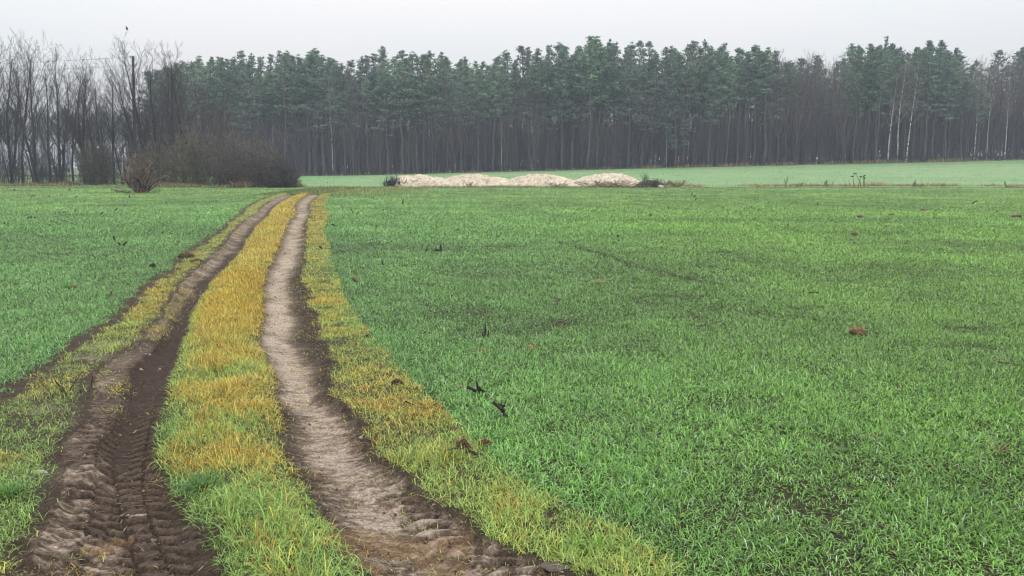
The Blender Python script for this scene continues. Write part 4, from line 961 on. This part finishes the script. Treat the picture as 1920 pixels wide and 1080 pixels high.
def weeds(px, row, h_px, n, w_m, label, col=(.09, .075, .05), heads=False, name='weed_clump', seed=0, twig=True):
    ts = min(1.0, gp(px, row)[1] / 40)
    p = gp(px, row); p[1] = min(p[1], 84.6) if row < 353 else p[1]; k = F / p[1]; H = h_px / k; R = random.Random(seed + 17)
    p[0] = (px - 960) / F * p[1]
    e = empty(name, (p[0], p[1], float(T(p[0], p[1]))), label, 'weeds'); g = Geo(); gh = Geo()
    for i in range(n):
        b = np.array([R.uniform(-w_m, w_m) * .5, R.uniform(-.15, .15), -.02]); q = b + np.array([R.uniform(-w_m, w_m) * .6, R.uniform(-.15, .15), H * R.uniform(.6, 1.05)])
        stickg(g, b, q, .034 if heads else max(.003, .026 * ts), .024 if heads else max(.002, .013 * ts), col, .08, 5, i + seed)
        if twig:
            for j in range(5):
                t = R.uniform(.35, 1); s = lerp(b, q, t); a = R.uniform(0, 6.28); L = H * R.uniform(.1, .3); stickg(g, s, s + np.array([cos(a) * .6, sin(a) * .6, .8]) * L, max(.002, .016 * ts), max(.0015, .009 * ts), col, .1, 4, j + 7 * i)
        if heads:
            gh = Geo()
            for j in range(7):
                o = q + np.array([R.gauss(0, .09), R.gauss(0, .07), R.gauss(0, .035)]); chain(gh, [o, o + [0, 0, .04], o + [0, 0, .08]], [.02, .09, .02], 6, np.array([.05, .035, .025]) * R.uniform(.7, 1.3))
            gh.build('seed_head', M_TWIG, e)
    g.build('stalks', M_TWIG, e)
weeds(1606, 350, 25, 5, 1.5, 'tall dried weed with dark brown flat seed heads on the field boundary', (.10, .07, .045), True, seed=1, twig=False)
weeds(1207, 349, 29, 9, 1.0, 'tall thin leafless weed at the right end of the sand piles', (.06, .065, .045), seed=2)
weeds(1226, 349, 18, 14, .9, 'dark bushy weed on the earth heap beside the sand piles', (.04, .04, .03), seed=3)
weeds(1258, 350, 15, 40, 1.9, 'rusty brown dry weeds right of the dark earth heap', (.19, .11, .055), seed=4)
weeds(1144, 351, 14, 60, 4.4, 'brown dry weeds along the foot of the rightmost sand pile', (.14, .10, .055), seed=5)
weeds(878, 351, 12, 10, 1.2, 'thin brown weeds before the second sand pile', (.08, .06, .045), seed=6)
weeds(1042, 351, 10, 22, 1.6, 'low olive brown weeds at the right foot of the third sand pile', (.13, .11, .05), seed=7)
weeds(1471, 350, 21, 3, .4, 'single tall thin weed stalk on the boundary left of the seed head weed', (.12, .11, .08), seed=8)
weeds(1545, 350, 18, 5, .9, 'leaning greenish weed stalks on the boundary between two dry tufts', (.10, .10, .07), seed=9)
weeds(1487, 350, 12, 7, .8, 'short dark weed right of the single tall stalk', (.08, .075, .05), seed=10)
weeds(1708, 350, 15, 4, .5, 'short green weed with thin stalk right of the dry grass tussocks', (.06, .08, .04), seed=11)
weeds(1763, 350, 9, 3, .5, 'dark crooked twigs on the field boundary near the right', (.05, .045, .04), seed=12)
weeds(1880, 350, 14, 3, .5, 'thin pale weed stalk on the boundary at the far right', (.15, .13, .09), seed=13)
weeds(300, 362, 9, 6, .7, 'small brown weed right of the lone shrub', (.13, .085, .055), seed=14)
weeds(240, 362, 9, 7, 1.4, 'bare fallen twigs left of the lone shrub', (.10, .08, .06), seed=15)
def tussock(px, row, wpx, hpx, n, col, label, name='grass_tussock', lean=.4, cat='grass tuft', wid=.006, seg=4, mat=None):
    p = spot(px, row); k = F / p[1]; w = wpx / k / 2; h = hpx / k; g = Geo()
    a = U(0, 2 * pi, n); q = U(0, 1, n) ** .6
    B = np.stack([np.cos(a) * q * w * .55, np.sin(a) * q * min(w, .6) * .4, np.full(n, -.02)], 1)
    cols = np.array(col).reshape(-1, 3); c = cols[rng.randint(0, len(cols), n)] * U(.65, 1.3, (n, 1))
    blades(g, B, a + rng.normal(0, 1.3 if mat is M_VERGE else .5, n), h * U(.4, 1.4, n), np.maximum(wid, .35 * wid * p[1] / 8) * U(.7, 1.3, n), q * lean + np.abs(rng.normal(0, .2, n)), U(.3, 1.6, n), seg, c)
    o = g.build(name, mat or M_DRY); o.location = p; tag(o, label, cat); return o
TAN = [(.36, .25, .13), (.27, .16, .08), (.40, .30, .16)]
for a in ((1640, 350, 90, 12, 420, TAN, 'wide straw coloured tussock right of the seed head weed'), (1590, 350.5, 60, 10, 260, TAN, 'straw and olive tussock left under the seed head weed'), (1725, 350.5, 45, 9, 220, [(.25, .2, .08), (.3, .19, .09)], 'rounded golden brown tussock on the boundary right of the middle'), (1505, 350.5, 60, 8, 240, TAN, 'low straw tussock around the short weed on the boundary'), (1425, 351, 50, 5, 160, TAN, 'flat straw tuft on the boundary left of the tall stalk'), (1900, 351, 60, 6, 200, TAN, 'flat golden tuft at the right end of the boundary'),
          (265, 363, 80, 5, 300, [(.3, .2, .1), (.22, .13, .07)], 'brown leaf litter tuft under the lone shrub')):
    tussock(*a)

# ------------------------------------------------------------------ litter of roots, sticks and clods in the fields
def clod(px, row, wpx, hpx, col, label, name='soil_clod', cat='clod', seed=0, straw=0, mat=None, sink=.3, flat=1.0):
    p = spot(px, row); k = F / p[1]; w = wpx / k / 2; h = hpx / k; R = np.random.RandomState(seed + 5)
    n, m = 22, 14
    th = np.linspace(0, 2 * pi, n, endpoint=False); ph = np.linspace(-pi / 2, pi / 2, m)
    P, Q = np.meshgrid(ph, th, indexing='ij'); X = np.cos(P) * np.cos(Q); Yy = np.cos(P) * np.sin(Q); Z = np.sin(P)
    r = 1 + .55 * (fbm(X * 1.6 + Z * 1.3 + seed * 3.1, Yy * 1.6 - Z * .9, seed, 4) - .5) * 1.6 + .25 * (fbm(X * 5 + Z * 4, Yy * 5 - Z * 3 + seed, seed + 2, 3) - .5)
    V = np.stack([X * r * w, Yy * r * w * .8 * flat, Z * r * h * .62 + h * .25], -1)
    c = np.array(col)[None, None] * (.6 + .8 * fbm(X * 4 + seed, Yy * 4 + Z * 4, seed + 4, 3))[..., None]
    i = np.arange(n * m).reshape(m, n); j = np.roll(i, -1, 1); g = Geo()
    g.add(V.reshape(-1, 3), None, np.stack([i[:-1], j[:-1], j[1:], i[1:]], -1).reshape(-1, 4), c.reshape(-1, 3))
    o = g.build(name, mat or M_CLOD); o.location = p; tag(o, label, cat)
    if straw:
        g = Geo(); a = U(0, 2 * pi, straw)
        B = np.stack([np.cos(a) * w * U(0, .9, straw), np.sin(a) * w * .7 * U(0, .9, straw), U(.0, .7, straw) * h], 1)
        blades(g, B, a + rng.normal(0, .5, straw), U(.5, 1.2, straw) * max(w, .05), U(.003, .007, straw) * max(1, p[1] / 9), U(.2, 1.1, straw), U(.4, 1.6, straw), 3, np.array([.33, .2, .09]) * U(.5, 1.3, (straw, 1)))
        g.build('straw', M_DRY, o)
    return o
def sticks(px, row, segs, label, r_px=2.2, col=(.022, .018, .016), name='dead_stick', cat='stick', group=None, seed=0, light=None):
    """segs: ((dx0,dy0),(dx1,dy1)) in photo px around the foot; upright pieces become upright sticks in the ground"""
    p = spot(px, row); k = F / p[1]; g = Geo()
    for i, s in enumerate(segs):
        (x0, y0), (x1, y1) = s[:2]; rr = (s[2] if len(s) > 2 else r_px) / k / 2
        R = random.Random(seed + i)
        a = np.array([x0 / k, R.uniform(-.02, .02), max(0, -y0 / k) - (.03 if y0 >= -1 else 0) + .012]); b = np.array([x1 / k, R.uniform(-.06, .06), max(.01, -y1 / k) + .012])
        stickg(g, a, b, rr, rr * .6, light if (light is not None and len(s) > 3) else col, .08, 6, seed + i)
    o = g.build(name, M_WOOD); o.location = p; tag(o, label, cat, group); return o
def litter():
    t = lambda *a, **k: tussock(*a, **k)
    # upright dark splinter with straw, and the tuft below
    sticks(908, 632, [((0, 2), (1, -27), 4.5), ((4, 2), (8, -12), 3), ((-2, 1), (-3, -10), 3)], 'upright black wood splinter standing in the green crop right of the track', seed=1)
    tussock(897, 632, 26, 7, 130, TAN, 'tan straw tuft at the foot of the upright black splinter')
    tussock(906, 660, 26, 12, 200, TAN, 'tan straw tuft just below the upright black splinter')
    clod(995, 655, 15, 9, (.26, .17, .10), 'small round tan clod right of the straw tufts', seed=2, straw=20)
    sticks(898, 742, [((-22, -16), (4, 0), 8), ((2, 4), (-5, -32), 6), ((-2, -14), (13, 3), 8), ((0, -10), (14, 2), 3, 1)], 'pair of crossed dark root pieces with a pale torn edge in the crop', name='root_piece', cat='root', seed=3, light=(.42, .31, .16))
    tussock(862, 726, 26, 8, 170, TAN, 'tan straw tuft left of the crossed root pieces')
    sticks(940, 785, [((-16, -32), (2, -18), 7), ((-6, -26), (8, -20), 6), ((0, -18), (6, -6), 9), ((4, -8), (16, 0), 7), ((6, -24), (10, -38), 3)], 'long broken dark root lying in the crop below the crossed pieces', name='root_piece', cat='root', seed=4, light=(.36, .28, .16))
    clod(868, 845, 30, 26, (.05, .034, .024), 'big dark brown root clod with straw at the right verge of the track', seed=5, straw=120)
    clod(908, 838, 26, 16, (.05, .033, .022), 'smaller dark brown clod right of the big root clod', seed=6, straw=90)
    sticks(880, 856, [((-6, -12), (22, 2), 9), ((-48, -10), (-8, -8), 3.5), ((4, -4), (28, 4), 5)], 'dark root lying between the two brown clods', name='root_piece', cat='root', seed=7)
    tussock(985, 850, 24, 9, 150, [(.3, .17, .09), (.22, .12, .07)], 'small rusty tuft right of the two brown clods')
    clod(1608, 628, 28, 15, (.13, .075, .05), 'reddish brown molehill in the green crop on the right', seed=8, straw=110)
    sticks(824, 472, [((-8, -2), (6, 0), 5), ((4, 0), (3, -15), 4), ((-10, -4), (-6, -1), 3)], 'dark bent root with an upright end in the crop left of the bare line', name='root_piece', cat='root', seed=9)
    tussock(858, 433, 16, 8, 90, [(.16, .1, .06), (.1, .07, .05)], 'brown tuft in the crop above the bent root')
    sticks(755, 383, [((0, 1), (2, -10), 3)], 'small black upright stick far out right of the track end', seed=10)
    sticks(662, 402, [((2, 0), (-4, -12), 2.2), ((6, 0), (12, -6), 2.4), ((-6, 0), (-6, -4), 2)], 'thin dark twigs sticking up near the far right verge', seed=11)
    sticks(718, 498, [((2, 0), (-2, -9), 4)], 'black wood chip leaning left in the crop right of the track', seed=12)
    sticks(706, 558, [((-3, 1), (4, -6), 5)], 'black wood chip leaning right in the crop right of the track', seed=13)
    sticks(728, 573, [((-2, 1), (4, -4), 5)], 'grey brown chip just below the right-leaning black chip', seed=14, col=(.06, .05, .045))
    sticks(668, 530, [((-6, -8), (6, 1), 7), ((-4, -3), (8, 0), 4)], 'brown slab of wood lying by the right verge', seed=15, col=(.13, .085, .055), name='wood_slab', cat='wood')
    sticks(794, 628, [((-6, 1), (6, -7), 5)], 'black wood chip left of the upright splinter', seed=16)
    clod(690, 636, 14, 10, (.035, .027, .022), 'small dark clod at the right verge in the middle distance', seed=17, straw=16)
    clod(744, 722, 20, 13, (.05, .036, .027), 'dark clod with fine roots at the right verge above the yellow grass', seed=18, straw=50)
    sticks(778, 768, [((-18, -14), (6, 0), 2.5), ((-18, -14), (-24, -4), 2), ((6, 0), (14, 10), 2.5), ((22, 2), (48, -14), 2.2)], 'thin forked twig lying in the right verge grass', name='twig', cat='twig', seed=19)
    sticks(601, 470, [((-3, -8), (4, 0), 3.2)], 'short black stick on the far right verge', seed=20)
    sticks(597, 484, [((-5, -3), (3, 0), 2.6)], 'brown stick lying under the short black one on the far right verge', seed=21, col=(.1, .06, .04))
    sticks(627, 425, [((-5, -4), (3, 1), 3)], 'small black chip beside the far right verge', seed=22)
    sticks(1527, 553, [((-10, -2), (2, -4), 3.2), ((2, -4), (10, 1), 3), ((4, 0), (16, 1), 3, 1)], 'curved dark root lying in the crop right of centre', name='root_piece', cat='root', seed=23, light=(.3, .22, .11))
    sticks(1494, 521, [((-2, 0), (2, -4), 4)], 'tiny black chip above the curved root', seed=24)
    clod(1601, 442, 13, 7, (.12, .075, .05), 'small brown clod in the far crop on the right', seed=25, straw=24)
    clod(1612, 408, 12, 5, (.08, .055, .04), 'brown clod far out left of its twin near the field edge', seed=26, straw=12)
    clod(1672, 404, 8, 4, (.08, .055, .04), 'tiny brown clod far out right of its twin near the field edge', seed=27, straw=8)
    clod(1733, 396, 12, 5, (.17, .11, .07), 'tan brown clod far out on the right of the field', seed=28, straw=12)
    sticks(1826, 383, [((-3, 0), (0, -4), 3), ((0, -4), (7, -6), 2.5)], 'dark forked stick far out near the right margin', seed=29)
    clod(1905, 408, 18, 6, (.07, .05, .036), 'dark flat clod at the right margin of the far crop', seed=30, straw=14)
    sticks(1885, 684, [((-16, -5), (0, -3), 4), ((0, -3), (16, 1), 5), ((-12, -4), (-20, -8), 3, 1)], 'long brown root lying in the crop near the right margin', name='root_piece', cat='root', col=(.09, .06, .04), seed=31, light=(.3, .22, .11))
    sticks(1606, 1050, [((-12, 4), (4, -12), 5), ((4, -12), (20, -30), 4)], 'slanted dark stick in the crop at the bottom right', seed=32)
    tussock(1126, 800, 22, 12, 130, [(.2, .12, .07), (.3, .2, .1)], 'dark and tan dead tuft in the middle of the crop')
    tussock(1122, 532, 16, 14, 120, [(.4, .34, .2), (.3, .24, .14)], 'pale straw tuft in the crop below the bare line')
    tussock(1692, 597, 10, 6, 60, TAN, 'tiny brownish tuft right of the molehill')
    tussock(1870, 845, 14, 26, 26, [(.42, .27, .16)], 'thin orange dead stems in the crop at the right')
    sticks(1158, 446, [((0, 0), (1, -6), 4)], 'small black chip upright in the far crop right of centre', seed=33)
    tussock(128, 540, 24, 12, 200, [(.08, .2, .03), (.1, .25, .04)], 'bright green grass tuft in the left field', mat=M_VERGE)
    clod(137, 541, 16, 6, (.08, .05, .035), 'brown clod right beside the bright green tuft', seed=35, straw=20)
    sticks(214, 452, [((2, 1), (-3, -9), 4)], 'short thick black splinter upright in the left field', seed=36)
    sticks(231, 461, [((-9, -5), (-2, 0), 3.5), ((-2, 0), (9, -8), 4)], 'black V shaped root in the left field', name='root_piece', cat='root', seed=37)
    clod(287, 502, 11, 9, (.025, .02, .018), 'black clod by the bare edge of the left field', seed=38, straw=10)
    clod(208, 556, 14, 5, (.07, .05, .038), 'flat brown clod at the edge of the left field', seed=39)
    sticks(209, 556, [((0, 0), (-1, -9), 2.5)], 'black peg standing in the flat brown clod', seed=40)
    clod(352, 484, 34, 12, (.05, .038, .022), 'dark overturned sod at the left rim of the track', seed=41, straw=60)
    clod(368, 492, 20, 7, (.06, .045, .03), 'smaller sod right of the dark overturned sod', seed=42, straw=30)
    # chips in the left field that nothing tells apart
    chips = [(10, 421), (28, 358), (60, 370), (63, 369), (91, 370), (144, 371), (129, 358), (13, 396), (120, 400), (112, 401), (142, 397), (190, 402), (121, 416), (53, 411), (57, 410), (64, 410), (217, 396), (305, 439), (278, 437), (282, 434), (298, 418), (375, 408), (369, 400), (400, 392), (95, 424), (245, 371), (2, 531)]
    for i, (px, row) in enumerate(chips):
        R = random.Random(900 + i); sg = [((-R.uniform(1, 3), 1), (R.uniform(-1, 3), -R.uniform(2.5, 5)), R.uniform(2, 3.4))]
        sticks(px, row, sg, 'tiny black wood chip lying in the left green field', name='wood_chip', cat='wood chip', group='wood chips in the left field', seed=900 + i)
    chips = [(1297, 366), (1303, 370), (1218, 356), (1211, 357), (1220, 405), (1410, 390), (1478, 425), (1585, 571), (1304, 377), (1534, 383), (1222, 407), (1870, 398), (700, 372), (765, 385), (800, 470), (735, 455)]
    for i, (px, row) in enumerate(chips):
        R = random.Random(950 + i); sg = [((-R.uniform(1, 3), 1), (R.uniform(-1, 3), -R.uniform(2.5, 5)), R.uniform(2, 3.4))]
        sticks(px, row, sg, 'tiny dark wood chip lying in the right green field', name='wood_chip', cat='wood chip', group='wood chips in the right field', seed=950 + i)
    tan_sp = [(640, 475, 'rusty straw scrap by the far right verge'), (652, 490, 'rusty straw scrap right of the far verge scrap'), (625, 503, 'rusty straw scrap between verge and crop in the middle distance'), (708, 518, 'pale rusty scrap in the crop right of the brown slab'), (985, 548, 'flat brown scrap in the crop right of centre'), (735, 628, 'faint rusty scrap in the crop near the right verge')]
    for px, row, lab in tan_sp: tussock(px, row, 22, 5, 90, [(.3, .18, .1), (.2, .12, .07)], lab, name='straw_scrap', lean=1.0, cat='straw')
    # things on the track
    clod(255, 946, 46, 5, (.22, .185, .155), 'flat pale stone lying in the left wheel rut', name='flat_stone', cat='stone', seed=50, mat=M_STONE, flat=.6)
    clod(74, 888, 34, 9, (.34, .29, .23), 'pale weathered stick of wood half sunk in the left verge', name='driftwood', cat='wood', seed=51, mat=M_WOOD, flat=.35)
    clod(72, 953, 9, 7, (.14, .16, .19), 'small bluish grey pebble at the left rim of the rut', name='pebble', cat='stone', seed=52, mat=M_STONE)
    clod(1043, 1068, 62, 11, (.085, .07, .06), 'grey brown rock half buried at the right rim of the track', name='rock', cat='stone', seed=53, mat=M_STONE, flat=.8)
    tussock(382, 930, 90, 42, 320, [(.05, .13, .03), (.07, .17, .04), (.10, .2, .06)], 'dark green grass clump at the left side of the middle ridge', lean=.9, wid=.007, mat=M_VERGE)
    tussock(425, 758, 60, 22, 240, [(.07, .15, .03), (.12, .17, .04)], 'dark green tuft in the yellow middle ridge', lean=.9, mat=M_VERGE)
    tussock(452, 655, 60, 20, 220, [(.10, .2, .04), (.17, .24, .06)], 'green tuft on the right rim of the middle ridge', lean=.9, mat=M_VERGE)
    tussock(1110, 1030, 190, 40, 620, [(.17, .31, .05), (.12, .27, .035), (.26, .36, .08)], 'big light green grass clump at the bottom right of the track', lean=.9, wid=.007, mat=M_VERGE)
    tussock(845, 862, 60, 34, 260, [(.06, .16, .03), (.09, .2, .04)], 'dark green grass clump before the big root clod', lean=.8, mat=M_VERGE)
    tussock(20, 930, 70, 36, 260, [(.09, .22, .04), (.13, .28, .06)], 'green grass clump at the left margin', lean=.8, mat=M_VERGE)
    tussock(375, 1064, 110, 10, 160, [(.4, .22, .08), (.3, .17, .08)], 'orange brown straw strewn at the bottom of the left rut', name='straw_scrap', lean=1.3, cat='straw', mat=M_DRY)
    tussock(125, 1062, 80, 10, 60, [(.36, .26, .14)], 'pale brown straw stalks at the lower left of the rut', name='straw_scrap', lean=1.3, cat='straw')
    tussock(885, 1042, 90, 18, 190, [(.28, .16, .09), (.36, .24, .12)], 'brown matted straw in the right rut near the bottom', name='straw_scrap', lean=1.2, cat='straw')
    tussock(710, 972, 70, 5, 70, [(.42, .27, .12)], 'thin orange straw lying across the right rut', name='straw_scrap', lean=1.4, cat='straw')
    tussock(240, 935, 40, 10, 30, [(.38, .3, .2)], 'few pale stalks behind the flat stone', name='straw_scrap', lean=1.1, cat='straw')
    weeds(435, 632, 30, 1, .05, 'single thin dark stalk standing in the yellow middle ridge', (.06, .045, .03), seed=60, twig=False)
    weeds(392, 618, 26, 2, .1, 'thin curved dark stalks on the left of the middle ridge', (.07, .05, .03), seed=61, twig=False)
    weeds(95, 742, 40, 5, .22, 'bare dark weed stems on the left verge', (.05, .04, .03), seed=62)
    weeds(138, 735, 30, 3, .12, 'short bare weed stems right of the bare dark ones on the left verge', (.05, .04, .03), seed=63)
    weeds(1000, 600, 0.1, 0, .1, 'x', seed=1) if False else None
    # pale stones by the sand piles
    for px, w, sd, lab in ((1239, 11, 70, 'pale lump of stone left of its neighbour by the dry weeds'), (1250, 9, 71, 'smaller pale lump of stone before the rusty weeds')):
        clod(px, 351.5, w, 5, (.5, .42, .36), lab, name='pale_stone', cat='stone', seed=sd, mat=M_STONE)
litter()

# ------------------------------------------------------------------ haze
def haze():
    g = Geo(); x0, x1, y0, y1, z0, z1 = -760, 760, -760, 760, -1.5, 34
    V = [(x, y, z) for z in (z0, z1) for y in (y0, y1) for x in (x0, x1)]
    g.add(V, None, [(0, 2, 3, 1), (4, 5, 7, 6), (0, 1, 5, 4), (2, 6, 7, 3), (0, 4, 6, 2), (1, 3, 7, 5)])
    m = bpy.data.materials.new('haze'); m.use_nodes = True; t = m.node_tree; t.nodes.clear()
    v = nd(t, 'ShaderNodeVolumePrincipled'); v.inputs['Density'].default_value = .00066; v.inputs['Color'].default_value = (.74, .86, 1, 1); v.inputs['Anisotropy'].default_value = 0
    o = nd(t, 'ShaderNodeOutputMaterial'); lk(t, v.outputs[0], o.inputs['Volume'])
    tag(g.build('haze', m), 'thin grey winter haze in the air', 'haze', kind='stuff')
haze()
